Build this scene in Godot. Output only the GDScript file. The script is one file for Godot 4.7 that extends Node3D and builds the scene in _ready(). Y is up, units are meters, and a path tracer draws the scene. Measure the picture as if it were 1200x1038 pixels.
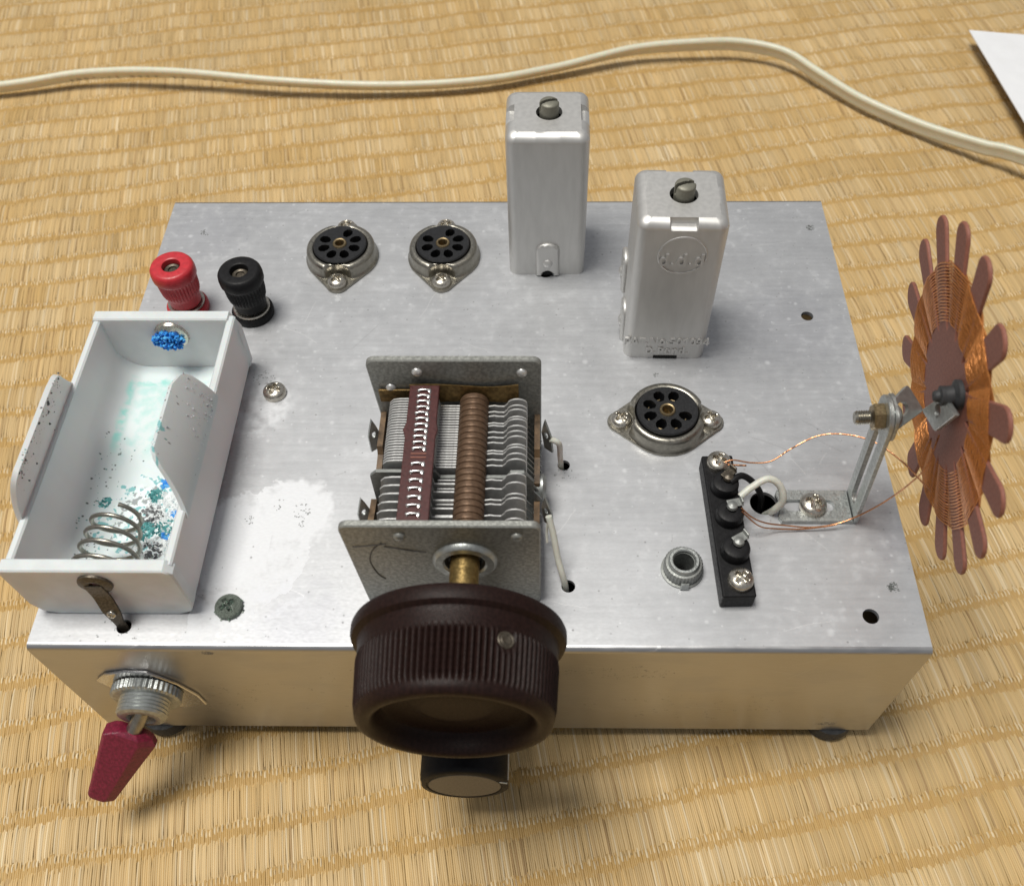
extends Node3D
# All builders work in millimetres (floor at y = 0, chassis top at y = 55, the viewer towards +z); MM turns them into metres.
const MM := 0.001
const TOP := 55.0

var used := {}
var M := {}
var rng := RandomNumberGenerator.new()


# ---------------------------------------------------------------- mesh builder
class Shape:
	var v := PackedVector3Array()
	var uv := PackedVector2Array()
	var col := PackedColorArray()
	var paint := Color.WHITE
	var painted := false

	func tri(a: Vector3, b: Vector3, c: Vector3) -> void:
		v.append(a); v.append(b); v.append(c)
		if painted:
			col.append(paint); col.append(paint); col.append(paint)

	func quad(a: Vector3, b: Vector3, c: Vector3, d: Vector3) -> void:
		tri(a, b, c)
		tri(a, c, d)

	# turn the triangles added since «from» so that they face outwards
	func outward(from: int) -> void:
		var mid := Vector3.ZERO
		for i in range(from, v.size()):
			mid += v[i]
		mid /= maxf(1.0, v.size() - from)
		var vol := 0.0
		for i in range(from, v.size(), 3):
			vol += (v[i] - mid).dot((v[i + 1] - mid).cross(v[i + 2] - mid))
		if vol < 0.0:
			for i in range(from, v.size(), 3):
				var t := v[i + 1]
				v[i + 1] = v[i + 2]
				v[i + 2] = t

	func rows(r: Array, wrap: bool, flip := false) -> void:
		for i in r.size() - 1:
			var a: PackedVector3Array = r[i]
			var b: PackedVector3Array = r[i + 1]
			var n := a.size()
			for j in (n if wrap else n - 1):
				var k := (j + 1) % n
				if flip:
					quad(a[j], b[j], b[k], a[k])
				else:
					quad(a[j], a[k], b[k], b[j])

	func lathe(t: Transform3D, prof: Array, n := 32, rf = null) -> void:
		var from := v.size()
		var r := []
		for p: Vector2 in prof:
			var ring := PackedVector3Array()
			for j in n:
				var a := TAU * j / n
				var rad := p.x if rf == null else float(rf.call(a, p.x, p.y))
				ring.append(t * Vector3(rad * cos(a), p.y, rad * sin(a)))
			r.append(ring)
		rows(r, true)
		outward(from)

	func tube(pts: PackedVector3Array, rad: float, n := 8, squash := 1.0, taper = null) -> void:
		var from := v.size()
		var r := []
		var up := Vector3.UP
		for i in pts.size():
			var d := (pts[mini(i + 1, pts.size() - 1)] - pts[maxi(i - 1, 0)]).normalized()
			if i == 0 and absf(d.dot(up)) > 0.9:
				up = Vector3.RIGHT
			up = (up - d * up.dot(d)).normalized()
			var side := d.cross(up)
			var ring := PackedVector3Array()
			var rr := rad
			if taper != null:
				rr = rad * float(taper.call(float(i) / (pts.size() - 1)))
			for j in n:
				var a := TAU * j / n
				ring.append(pts[i] + (side * cos(a) + up * sin(a) * squash) * rr)
			r.append(ring)
		rows(r, true)
		cap(r[0]); cap(r[-1])
		fix_caps(from, r)

	func cap(ring: PackedVector3Array) -> void:
		for j in range(1, ring.size() - 1):
			tri(ring[0], ring[j], ring[j + 1])

	func fix_caps(from: int, r: Array) -> void:
		# caps were added after the side: turn each so that it faces away from the body, then the side by the volume
		var n: int = r[0].size()
		var side_end := v.size() - 2 * (n - 2) * 3
		var ends := [[r[0], r[1]], [r[-1], r[-2]]]
		# side
		var a: Vector3 = Vector3.ZERO
		for p: Vector3 in r[0]:
			a += p
		a /= n
		var vol := 0.0
		for i in range(from, side_end, 3):
			if i - from >= n * 6:
				break
			vol += (v[i] - a).dot((v[i + 1] - v[i]).cross(v[i + 2] - v[i]))
		if vol < 0.0:
			swap(from, side_end)
		for e in 2:
			var c0: PackedVector3Array = ends[e][0]
			var c1: PackedVector3Array = ends[e][1]
			var s := side_end + e * (n - 2) * 3
			var out := c0[0] - c1[0]
			if (v[s + 1] - v[s]).cross(v[s + 2] - v[s]).dot(out) < 0.0:
				swap(s, s + (n - 2) * 3)

	func swap(from: int, to: int) -> void:
		for i in range(from, to, 3):
			var t := v[i + 1]
			v[i + 1] = v[i + 2]
			v[i + 2] = t

	# loft through closed rings of equal size, with flat ends
	func loft(r: Array) -> void:
		var from := v.size()
		rows(r, true)
		cap(r[0])
		var last: PackedVector3Array = r[-1]
		var back := last.duplicate()
		back.reverse()
		cap(back)
		# cap(r[0]) may face inwards: compare with the first side triangle by volume of each
		var n := last.size()
		var side_end := v.size() - 2 * (n - 2) * 3
		var mid := Vector3.ZERO
		for i in range(from, side_end):
			mid += v[i]
		mid /= side_end - from
		for part in [[from, side_end], [side_end, side_end + (n - 2) * 3], [side_end + (n - 2) * 3, v.size()]]:
			var vol := 0.0
			for i in range(part[0], part[1], 3):
				vol += (v[i] - mid).dot((v[i + 1] - mid).cross(v[i + 2] - mid))
			if vol < 0.0:
				swap(part[0], part[1])

	func box(t: Transform3D, size: Vector3, r := 0.0, k := 2) -> void:
		var from := v.size()
		var h := size / 2.0
		r = minf(r, minf(h.x, minf(h.y, h.z)))
		for axis in 3:
			for s in [-1.0, 1.0]:
				var ua := (axis + 1) % 3
				var va := (axis + 2) % 3
				var us := PackedFloat32Array()
				var vs := PackedFloat32Array()
				if r > 0.0:
					for i in k + 1:
						us.append(-h[ua] + r * (1.0 - cos(PI / 2 * i / k) if false else float(i) / k))
						vs.append(-h[va] + r * float(i) / k)
					for i in k + 1:
						us.append(h[ua] - r + r * float(i) / k)
						vs.append(h[va] - r + r * float(i) / k)
				else:
					us = PackedFloat32Array([-h[ua], h[ua]])
					vs = PackedFloat32Array([-h[va], h[va]])
				var g := []
				for a in us:
					var line := PackedVector3Array()
					for b in vs:
						var p := Vector3.ZERO
						p[axis] = s * h[axis]
						p[ua] = a
						p[va] = b
						if r > 0.0:
							var q := p.clamp(-h + Vector3.ONE * r, h - Vector3.ONE * r)
							p = q + (p - q).normalized() * r
						line.append(t * p)
					g.append(line)
				rows(g, false, s > 0.0)
		outward(from)

	# outline in the local xy plane, from z = 0 to depth, with round or other holes and a small chamfer
	func prism(t: Transform3D, poly: PackedVector2Array, depth: float, holes := [], bevel := 0.0) -> void:
		var from := v.size()
		var o := PackedVector2Array()
		for p in poly:
			if o.is_empty() or p.distance_to(o[-1]) > 0.01:
				o.append(p)
		if o[0].distance_to(o[-1]) < 0.01:
			o.remove_at(o.size() - 1)
		if Geometry2D.is_polygon_clockwise(o):
			o.reverse()
		var small := o
		if bevel > 0.0:
			small = PackedVector2Array()
			var n := o.size()
			for i in n:
				var e1 := (o[i] - o[(i + n - 1) % n]).normalized()
				var e2 := (o[(i + 1) % n] - o[i]).normalized()
				var n1 := Vector2(-e1.y, e1.x)
				var n2 := Vector2(-e2.y, e2.x)
				var m := (n1 + n2).normalized()
				small.append(o[i] + m * bevel / maxf(0.5, m.dot(n1)))
		var layers := [[o, 0.0], [o, depth]]
		if bevel > 0.0:
			layers = [[small, 0.0], [o, bevel], [o, depth - bevel], [small, depth]]
		var r := []
		for l in layers:
			var ring := PackedVector3Array()
			for p: Vector2 in l[0]:
				ring.append(t * Vector3(p.x, p.y, l[1]))
			r.append(ring)
		rows(r, true)
		for hole: PackedVector2Array in holes:
			var h := hole.duplicate()
			if not Geometry2D.is_polygon_clockwise(h):
				h.reverse()
			var a := PackedVector3Array()
			var b := PackedVector3Array()
			for p in h:
				a.append(t * Vector3(p.x, p.y, 0))
				b.append(t * Vector3(p.x, p.y, depth))
			rows([a, b], true)
		var flat := bridged(small, holes)
		var idx := Geometry2D.triangulate_polygon(flat)
		if idx.is_empty():
			push_warning("no triangles for an outline of %d points" % flat.size())
		for i in range(0, idx.size(), 3):
			var a := flat[idx[i]]
			var b := flat[idx[i + 1]]
			var c := flat[idx[i + 2]]
			if (b - a).cross(c - a) < 0.0:
				var s := b
				b = c
				c = s
			tri(t * Vector3(a.x, a.y, depth), t * Vector3(b.x, b.y, depth), t * Vector3(c.x, c.y, depth))
			tri(t * Vector3(a.x, a.y, 0), t * Vector3(c.x, c.y, 0), t * Vector3(b.x, b.y, 0))
		if t.basis.determinant() < 0.0:
			swap(from, v.size())

	func bridged(poly: PackedVector2Array, holes: Array) -> PackedVector2Array:
		var o := poly.duplicate()
		var rest := holes.duplicate()
		rest.sort_custom(func(a, b): return far_x(a) > far_x(b))
		for hole: PackedVector2Array in rest:
			var h := hole.duplicate()
			if not Geometry2D.is_polygon_clockwise(h):
				h.reverse()
			var s := 0
			for i in h.size():
				if h[i].x > h[s].x:
					s = i
			var best := -1
			var dist := INF
			for i in o.size():
				var d := o[i].distance_squared_to(h[s])
				if o[i].x < h[s].x or d >= dist:
					continue
				var clear := true
				for j in o.size():
					var k := (j + 1) % o.size()
					if o[j].is_equal_approx(o[i]) or o[k].is_equal_approx(o[i]):
						continue
					if Geometry2D.segment_intersects_segment(h[s], o[i], o[j], o[k]) != null:
						clear = false
						break
				if clear:
					best = i
					dist = d
			if best < 0:
				push_warning("no bridge to a hole")
				continue
			var joined := o.slice(0, best + 1)
			for i in h.size() + 1:
				joined.append(h[(s + i) % h.size()])
			joined.append_array(o.slice(best))
			o = joined
		return o

	func far_x(p: PackedVector2Array) -> float:
		var x := -INF
		for q in p:
			x = maxf(x, q.x)
		return x

	# a bent sheet of some thickness: a grid of points and the way the thickness goes
	func sheet(g: Array, thick: float, way: Vector3) -> void:
		var from := v.size()
		var top := []
		var low := []
		for i in g.size():
			var a := PackedVector3Array()
			var b := PackedVector3Array()
			for j in g[i].size():
				var du: Vector3 = g[mini(i + 1, g.size() - 1)][j] - g[maxi(i - 1, 0)][j]
				var dv: Vector3 = g[i][mini(j + 1, g[i].size() - 1)] - g[i][maxi(j - 1, 0)]
				var n := du.cross(dv).normalized()
				if n.dot(way) < 0.0:
					n = -n
				a.append(g[i][j])
				b.append(g[i][j] + n * thick)
			top.append(a)
			low.append(b)
		rows(top, false, true)
		rows(low, false, false)
		var m: int = g.size() - 1
		var w: int = g[0].size() - 1
		var e1 := PackedVector3Array()
		var e2 := PackedVector3Array()
		for j in w + 1:
			e1.append(top[0][j]); e2.append(low[0][j])
		for i in range(1, m + 1):
			e1.append(top[i][w]); e2.append(low[i][w])
		for j in range(w - 1, -1, -1):
			e1.append(top[m][j]); e2.append(low[m][j])
		for i in range(m - 1, 0, -1):
			e1.append(top[i][0]); e2.append(low[i][0])
		rows([e1, e2], true, false)
		outward(from)

	# domed screw head with a cross recess, axis along the local y
	func head(t: Transform3D, r: float, h: float, turn := 0.0, slot := false) -> void:
		var n := 56
		var rad := [0.0, 0.1, 0.2, 0.3, 0.38, 0.46, 0.54, 0.6, 0.66, 0.74, 0.82, 0.9, 0.96, 1.0]
		var g := []
		for q: float in rad:
			var ring := PackedVector3Array()
			for j in n:
				var a := TAU * j / n
				var x := cos(a - turn) * q
				var z := sin(a - turn) * q
				var y := h * (0.42 + 0.58 * sqrt(maxf(0.0, 1.0 - q * q)))
				var c := maxf(step_in(absf(x), 0.13, 0.2) * step_in(absf(z), 0.5, 0.62), step_in(absf(z), 0.13, 0.2) * step_in(absf(x), 0.5, 0.62))
				if slot:
					c = step_in(absf(x), 0.12, 0.17)
					y = h * (0.85 + 0.15 * sqrt(maxf(0.0, 1.0 - q * q)))
				y -= c * h * 0.55 * (1.0 - q * 0.3)
				ring.append(t * Vector3(cos(a) * q * r, y, sin(a) * q * r))
			g.append(ring)
		var foot := PackedVector3Array()
		for j in n:
			var a := TAU * j / n
			foot.append(t * Vector3(cos(a) * r * 0.99, 0, sin(a) * r * 0.99))
		g.append(foot)
		var from := v.size()
		rows(g, true)
		outward(from)

	func step_in(x: float, a: float, b: float) -> float:
		return 1.0 - smoothstep(a, b, x)

	func planar_uv(x0: float, z0: float, w: float, d: float) -> void:
		uv.resize(v.size())
		for i in v.size():
			uv[i] = Vector2((v[i].x - x0) / w, (v[i].z - z0) / d)

	func mesh(crease := 38.0) -> ArrayMesh:
		var nrm := PackedVector3Array()
		nrm.resize(v.size())
		var face := PackedVector3Array()
		face.resize(v.size() / 3)
		var at := {}
		var key := PackedInt64Array()
		key.resize(v.size())
		for f in face.size():
			face[f] = (v[f * 3 + 1] - v[f * 3]).cross(v[f * 3 + 2] - v[f * 3])
		for i in v.size():
			var p := (v[i] * 500.0).round()
			var k := (int(p.x) + 1000000) * 4398046511104 + (int(p.y) + 1000000) * 2097152 + int(p.z) + 1000000
			key[i] = k
			var l = at.get(k)
			if l == null:
				at[k] = PackedInt32Array([i / 3])
			else:
				l.append(i / 3)
				at[k] = l
		var lim := cos(deg_to_rad(crease))
		for i in v.size():
			var mine := face[i / 3].normalized()
			var sum := Vector3.ZERO
			for f: int in at[key[i]]:
				var o := face[f]
				if o.dot(mine) >= lim * o.length():
					sum += o
			nrm[i] = sum.normalized() if sum.length_squared() > 0.0 else mine
		# Godot's front faces run clockwise
		var vv := v.duplicate()
		var nn := nrm
		var cc := col.duplicate()
		var uu := uv.duplicate()
		for i in range(0, v.size(), 3):
			vv[i + 1] = v[i + 2]; vv[i + 2] = v[i + 1]
			var s := nn[i + 1]
			nn[i + 1] = nn[i + 2]; nn[i + 2] = s
			if uu.size():
				uu[i + 1] = uv[i + 2]; uu[i + 2] = uv[i + 1]
		for i in vv.size():
			vv[i] *= 0.001
		var a := []
		a.resize(Mesh.ARRAY_MAX)
		a[Mesh.ARRAY_VERTEX] = vv
		a[Mesh.ARRAY_NORMAL] = nn
		if uu.size() == vv.size():
			a[Mesh.ARRAY_TEX_UV] = uu
		if cc.size() == vv.size():
			a[Mesh.ARRAY_COLOR] = cc
		var m := ArrayMesh.new()
		m.add_surface_from_arrays(Mesh.PRIMITIVE_TRIANGLES, a)
		return m


# ---------------------------------------------------------------- naming and nodes
func numbered(called: String, parent: Node) -> String:
	var k := "%d/%s" % [parent.get_instance_id(), called]
	var n: int = used.get(k, 0)
	used[k] = n + 1
	return called if n == 0 else "%s_%03d" % [called, n]


func put(called: String, what, material: Material, parent: Node, label := "", crease := 38.0) -> MeshInstance3D:
	var o := MeshInstance3D.new()
	o.name = numbered(called, parent)
	o.mesh = what.mesh(crease) if what is Shape else what
	o.material_override = null
	for i in o.mesh.get_surface_count():
		o.set_surface_override_material(i, material)
	if label:
		o.set_meta("label", label)
	parent.add_child(o, true)
	return o


func tag(o: Node, label: String, category: String, group := "") -> void:
	o.set_meta("label", label)
	o.set_meta("category", category)
	if group:
		o.set_meta("group", group)


func P(x: float, y: float, z: float) -> Transform3D:
	return Transform3D(Basis(), Vector3(x, y, z))


# local y along «dir»
func along(at: Vector3, dir: Vector3, hint := Vector3(0, 0, 1)) -> Transform3D:
	var y := dir.normalized()
	var z := (hint - y * hint.dot(y)).normalized()
	return Transform3D(Basis(y.cross(z), y, z), at)


func circle(c: Vector2, r: float, n := 24) -> PackedVector2Array:
	var p := PackedVector2Array()
	for i in n:
		p.append(c + Vector2.from_angle(TAU * i / n) * r)
	return p


func pill(a: Vector2, b: Vector2, r: float, n := 10) -> PackedVector2Array:
	var p := PackedVector2Array()
	var d := (b - a).angle()
	for i in n + 1:
		p.append(b + Vector2.from_angle(d - PI / 2 + PI * i / n) * r)
	for i in n + 1:
		p.append(a + Vector2.from_angle(d + PI / 2 + PI * i / n) * r)
	return p


func round_rect(x0: float, y0: float, x1: float, y1: float, r: float, n := 5) -> PackedVector2Array:
	var p := PackedVector2Array()
	var c := [Vector2(x1 - r, y1 - r), Vector2(x0 + r, y1 - r), Vector2(x0 + r, y0 + r), Vector2(x1 - r, y0 + r)]
	for q in 4:
		for i in n + 1:
			p.append(c[q] + Vector2.from_angle(PI / 2 * q + PI / 2 * i / n) * r)
	return p


func curve(pts: Array, step := 0.6) -> PackedVector3Array:
	var c := Curve3D.new()
	c.bake_interval = step
	for i in pts.size():
		var d: Vector3 = (pts[mini(i + 1, pts.size() - 1)] - pts[maxi(i - 1, 0)]) / 6.0
		c.add_point(pts[i], -d, d)
	return c.get_baked_points()


# ---------------------------------------------------------------- materials
func lin(r: float, g: float, b: float) -> Color:
	return Color(r, g, b).linear_to_srgb()


func noise(freq: float, oct := 4, kind := FastNoiseLite.TYPE_SIMPLEX_SMOOTH) -> FastNoiseLite:
	var n := FastNoiseLite.new()
	n.seed = rng.randi() % 10000
	n.noise_type = kind
	n.frequency = freq
	n.fractal_octaves = oct
	return n


func noise_tex(freq: float, low: Color, high: Color, oct := 4, size := 256, mid := 0.5) -> NoiseTexture2D:
	var t := NoiseTexture2D.new()
	t.width = size
	t.height = size
	t.seamless = true
	t.noise = noise(freq, oct)
	var g := Gradient.new()
	g.set_color(0, low)
	g.set_color(1, high)
	g.set_offset(0, mid - 0.32)
	g.set_offset(1, mid + 0.32)
	t.color_ramp = g
	return t


# base colour (linear), roughness, metallic; «vary» mottles the colour, «bump» is relief in centimetres, «tile» the size of a tile in millimetres
func mat(called: String, c: Color, rough: float, metal := 0.0, vary := 0.12, tile := 18.0, bump := 0.0, freq := 0.02, rvar := 0.09) -> StandardMaterial3D:
	var m := StandardMaterial3D.new()
	m.resource_name = called
	m.albedo_color = Color.WHITE
	var lo := Color(c.r * (1 - vary), c.g * (1 - vary), c.b * (1 - vary)).linear_to_srgb()
	var hi := Color(minf(1, c.r * (1 + vary)), minf(1, c.g * (1 + vary)), minf(1, c.b * (1 + vary))).linear_to_srgb()
	m.albedo_texture = noise_tex(freq, lo, hi, 5)
	m.roughness = 1.0
	var rl := clampf(rough - rvar, 0.03, 1.0)
	var rh := clampf(rough + rvar, 0.03, 1.0)
	m.roughness_texture = noise_tex(freq * 2.0, Color(rl, rl, rl), Color(rh, rh, rh), 4)
	m.roughness_texture_channel = BaseMaterial3D.TEXTURE_CHANNEL_GREEN
	m.metallic = metal
	m.uv1_triplanar = true
	m.uv1_scale = Vector3.ONE * (1000.0 / tile)
	if bump > 0.0:
		m.heightmap_enabled = true
		m.heightmap_texture = noise_tex(0.06, Color.BLACK, Color.WHITE, 4)
		m.heightmap_scale = bump
	M[called] = m
	return m


func materials() -> void:
	mat("aluminium", Color(0.52, 0.525, 0.545), 0.4, 0.95, 0.04, 90.0, 0.0, 0.012, 0.03)
	mat("can", Color(0.60, 0.595, 0.58), 0.5, 0.8, 0.035, 40.0, 0.0, 0.02, 0.03)
	M.can.uv1_scale = Vector3(70, 16, 70)
	mat("nickel", Color(0.32, 0.305, 0.265), 0.34, 0.95, 0.14, 9.0)
	mat("steel", Color(0.55, 0.52, 0.46), 0.28, 0.95, 0.2, 6.0)
	mat("zinc", Color(0.42, 0.44, 0.43), 0.42, 0.85, 0.16, 8.0, 0.002)
	mat("chrome", Color(0.62, 0.62, 0.62), 0.2, 1.0, 0.1, 6.0)
	mat("brass", Color(0.40, 0.28, 0.11), 0.36, 0.9, 0.3, 8.0)
	mat("dark_tag", Color(0.10, 0.085, 0.065), 0.45, 0.6, 0.4, 4.0)
	mat("core_grey", Color(0.19, 0.185, 0.15), 0.5, 0.35, 0.1, 5.0)
	mat("old_brass", Color(0.30, 0.23, 0.13), 0.4, 0.9, 0.3, 5.0)
	mat("bronze_spring", Color(0.20, 0.13, 0.05), 0.42, 0.75, 0.4, 8.0)
	mat("copper_spacer", Color(0.135, 0.082, 0.05), 0.5, 0.5, 0.25, 7.0)
	mat("copper_wire", Color(0.56, 0.22, 0.06), 0.34, 0.6, 0.25, 3.0)
	mat("bare_wire", Color(0.55, 0.26, 0.13), 0.3, 0.85, 0.25, 3.0)
	mat("bakelite", Color(0.0155, 0.0072, 0.0060), 0.46, 0.0, 0.4, 5.0, 0.003)
	M.bakelite.metallic_specular = 0.28
	mat("black_plastic", Color(0.010, 0.010, 0.011), 0.5, 0.0, 0.25, 9.0, 0.001)
	M.black_plastic.metallic_specular = 0.3
	mat("socket_black", Color(0.010, 0.0105, 0.012), 0.42, 0.0, 0.3, 6.0, 0.001)
	mat("rubber", Color(0.03, 0.032, 0.035), 0.62, 0.0, 0.2, 9.0)
	mat("red_plastic", Color(0.46, 0.025, 0.035), 0.4, 0.0, 0.12, 9.0)
	mat("lever_plastic", Color(0.17, 0.012, 0.035), 0.4, 0.0, 0.35, 5.0, 0.003)
	mat("fibre_brown", Color(0.25, 0.095, 0.065), 0.62, 0.0, 0.16, 6.0, 0.002)
	mat("maroon_board", Color(0.062, 0.017, 0.016), 0.4, 0.0, 0.2, 6.0)
	mat("phenolic", Color(0.12, 0.075, 0.04), 0.5, 0.0, 0.4, 14.0)
	mat("cast_grey", Color(0.29, 0.295, 0.275), 0.48, 0.5, 0.22, 13.0, 0.003, 0.04)
	mat("plate_metal", Color(0.66, 0.66, 0.65), 0.38, 0.6, 0.1, 9.0)
	mat("solder", Color(0.75, 0.75, 0.74), 0.22, 0.9, 0.1, 4.0)
	mat("dull_grey_metal", Color(0.26, 0.27, 0.26), 0.5, 0.6, 0.15, 9.0)  # dull, darker grey metal of the shield plate, tags and jack
	mat("white_wire", Color(0.62, 0.60, 0.53), 0.45, 0.0, 0.08, 8.0)
	mat("cord", Color(0.66, 0.635, 0.50), 0.38, 0.0, 0.05, 30.0)
	mat("paper", Color(0.80, 0.81, 0.83), 0.8, 0.0, 0.02, 60.0)
	mat("inlay", Color(0.15, 0.135, 0.11), 0.5, 0.1, 0.06, 6.0)
	mat("dark_hole", Color(0.004, 0.004, 0.004), 0.9, 0.0, 0.1, 9.0)
	mat("pencil", Color(0.10, 0.095, 0.09), 0.6, 0.0, 0.3, 4.0)
	mat("print_grey", Color(0.28, 0.26, 0.21), 0.6, 0.0, 0.2, 4.0)
	mat("corroded", Color(0.24, 0.28, 0.24), 0.6, 0.35, 0.75, 2.2, 0.02, 0.03)
	mat("milky_plastic", Color(0.61, 0.63, 0.635), 0.42, 0.0, 0.04, 40.0)
	for n in ["cord", "white_wire"]:
		M[n].subsurf_scatter_enabled = true
		M[n].subsurf_scatter_strength = 0.12
	M.milky_plastic.subsurf_scatter_enabled = true
	M.milky_plastic.subsurf_scatter_strength = 0.14
	var crust := StandardMaterial3D.new()
	crust.resource_name = "crust"
	crust.vertex_color_use_as_albedo = true
	crust.roughness = 0.75
	M.crust = crust
	var rush := StandardMaterial3D.new()
	rush.resource_name = "rush"
	rush.vertex_color_use_as_albedo = true
	rush.roughness = 0.5
	rush.metallic_specular = 0.4
	M.rush = rush
	mat("mat_base", Color(0.36, 0.235, 0.085), 0.7, 0.0, 0.3, 30.0)


# the stained, oxidised top of the chassis: 200 x 150 mm
func chassis_top_material() -> StandardMaterial3D:
	var w := 1024
	var h := 768
	var color := Image.create(w, h, false, Image.FORMAT_RGB8)
	var orm := Image.create(w, h, false, Image.FORMAT_RGB8)
	var cloudy := noise(0.035, 4)
	var grain := noise(0.5, 2)
	var wobble := noise(0.22, 3)
	var streak := noise(0.3, 3)
	var heavy := PackedVector2Array([Vector2(-64, 36), Vector2(-56, 33), Vector2(-50, 30), Vector2(-42, 44), Vector2(-40, 52), Vector2(-44, 60), Vector2(-52, 67), Vector2(-60, 74), Vector2(-66, 74)])
	for j in h:
		for i in w:
			var p := Vector2(i * 200.0 / w - 100.0, j * 150.0 / h - 75.0)
			var c := cloudy.get_noise_2d(p.x, p.y)
			var g := grain.get_noise_2d(p.x * 1.2, p.y * 3.0)
			var s := streak.get_noise_2d(p.x * 0.15, p.y * 2.2)
			var wob := wobble.get_noise_2d(p.x, p.y)
			var a := 0.50 + c * 0.03 + g * 0.045 + s * 0.04
			var rough := 0.46 + c * 0.05 - g * 0.05 + wob * 0.04
			var metal := 0.6
			# white oxide bloom beside the battery tray
			var d := p.distance_to(Vector2(-45.5, 39.5)) - 9.6
			d = minf(d, p.distance_to(Vector2(-60, 48)) - 13.0 if p.x < -50.0 else 99.0)
			if p.x < -38.0 and p.y > 28.0 and Geometry2D.is_point_in_polygon(p + Vector2(wob, wob) * 2.0, heavy):
				d = minf(d, -1.2)
			var ox := 1.0 - smoothstep(-2.0, 1.0, d + wob * 2.2)
			ox = maxf(ox, 0.5 * (1.0 - smoothstep(8.0, 13.0, p.distance_to(Vector2(-62, 6)))) * clampf(0.6 + wob * 1.4, 0, 1))
			ox = maxf(ox, 0.09 * smoothstep(0.30, 0.62, wob + c * 0.3))
			ox = maxf(ox, 0.6 * (1.0 - smoothstep(0.4, 1.6, absf((p.x + 49.0) + (p.y - 68.0) * 1.5 + wob * 2.0))) if p.y > 60.0 and p.x < -40.0 else 0.0)
			# darker, bluish smudges, one of them the coil's shadow painted in
			var dark := 0.5 * (1.0 - smoothstep(3.0, 16.0, p.distance_to(Vector2(-40, 69)) + wob * 4.0))
			dark = maxf(dark, 0.32 * (1.0 - smoothstep(6.0, 22.0, p.distance_to(Vector2(82, -22)) + wob * 6.0)))
			dark = maxf(dark, 0.4 * (1.0 - smoothstep(1.0, 9.0, p.distance_to(Vector2(98, 47)) + wob * 4.0)))  # shadow of the coil, painted into the right edge
			dark = maxf(dark, 0.28 * (1.0 - smoothstep(5.0, 18.0, p.distance_to(Vector2(-88, -60)) + wob * 6.0)))
			a *= 1.0 - dark * 0.25
			a = lerpf(a, 0.74 + g * 0.03, ox * 0.9)
			metal = lerpf(metal, 0.25, ox)
			rough = lerpf(rough, 0.72, ox)
			var tint := Color(a * 0.965, a * 0.985, a * (1.02 + dark * 0.05))
			color.set_pixel(i, j, tint.clamp().linear_to_srgb())
			orm.set_pixel(i, j, Color(1, clampf(rough, 0.1, 1), clampf(metal, 0, 1)))
	# dull white spots, pits and specks of dirt
	for k in 1500:
		var x := rng.randi() % w
		var y := rng.randi() % h
		var kind := rng.randf()
		var r := rng.randf_range(0.6, 1.7) if kind < 0.72 else rng.randf_range(1.2, 4.2)
		if kind > 0.985:
			r = rng.randf_range(4.0, 7.0)
		var strength := rng.randf_range(0.25, 0.75)
		var fresh := Color(0.89, 0.90, 0.91) if kind > 0.45 else Color(0.36, 0.36, 0.36)
		if kind > 0.72:
			strength *= 0.4
		for dy in range(-ceili(r), ceili(r) + 1):
			for dx in range(-ceili(r), ceili(r) + 1):
				var px := x + dx
				var py := y + dy
				if px < 0 or py < 0 or px >= w or py >= h:
					continue
				var q := (1.0 - smoothstep(r * 0.3, r, Vector2(dx, dy).length())) * strength
				color.set_pixel(px, py, color.get_pixel(px, py).lerp(fresh, q))
				orm.set_pixel(px, py, orm.get_pixel(px, py).lerp(Color(1, 0.7, 0.3), q))
	# clustered dark marks, and a few fine scratches
	for c in [[-44.0, 39.0, 2.2, 16], [-43.2, 42.6, 1.0, 8], [-56.0, 41.5, 1.2, 10], [-50.0, 38.0, 0.9, 6], [94.5, 59.0, 1.2, 60], [94.8, -62.0, 1.1, 46], [-88.0, -60.0, 1.4, 20], [44.5, -4.0, 0.8, 12], [20.0, 29.0, 3.0, 14], [-80.0, 70.5, 5.0, 20], [-60.0, -3.0, 3.0, 24]]:
		for k in int(c[3]):
			var p: Vector2 = Vector2(c[0], c[1]) + Vector2.from_angle(rng.randf() * TAU) * c[2] * sqrt(rng.randf())
			var x := int((p.x + 100.0) / 200.0 * w)
			var y := int((p.y + 75.0) / 150.0 * h)
			for e in rng.randi_range(1, 4):
				var px := clampi(x + rng.randi_range(-1, 1), 0, w - 1)
				var py := clampi(y + rng.randi_range(-1, 1), 0, h - 1)
				color.set_pixel(px, py, color.get_pixel(px, py).lerp(Color(0.2, 0.21, 0.2), 0.6))
				orm.set_pixel(px, py, Color(1, 0.75, 0.2))
	for k in 70:
		var p := Vector2(rng.randf() * w, rng.randf() * h)
		var a := rng.randfn(0.0, 0.7)
		var fresh := Color(0.93, 0.93, 0.93) if rng.randf() < 0.6 else Color(0.55, 0.55, 0.55)
		for s in rng.randi_range(8, 70):
			p += Vector2.from_angle(a) * 0.9
			a += rng.randfn(0.0, 0.03)
			var px := int(p.x)
			var py := int(p.y)
			if px >= 0 and py >= 0 and px < w and py < h:
				color.set_pixel(px, py, color.get_pixel(px, py).lerp(fresh, 0.3))
	var m := StandardMaterial3D.new()
	m.resource_name = "chassis_top"
	m.albedo_texture = ImageTexture.create_from_image(color)
	m.roughness = 1.0
	m.metallic = 1.0
	m.roughness_texture = ImageTexture.create_from_image(orm)
	m.metallic_texture = m.roughness_texture
	m.roughness_texture_channel = BaseMaterial3D.TEXTURE_CHANNEL_GREEN
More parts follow.
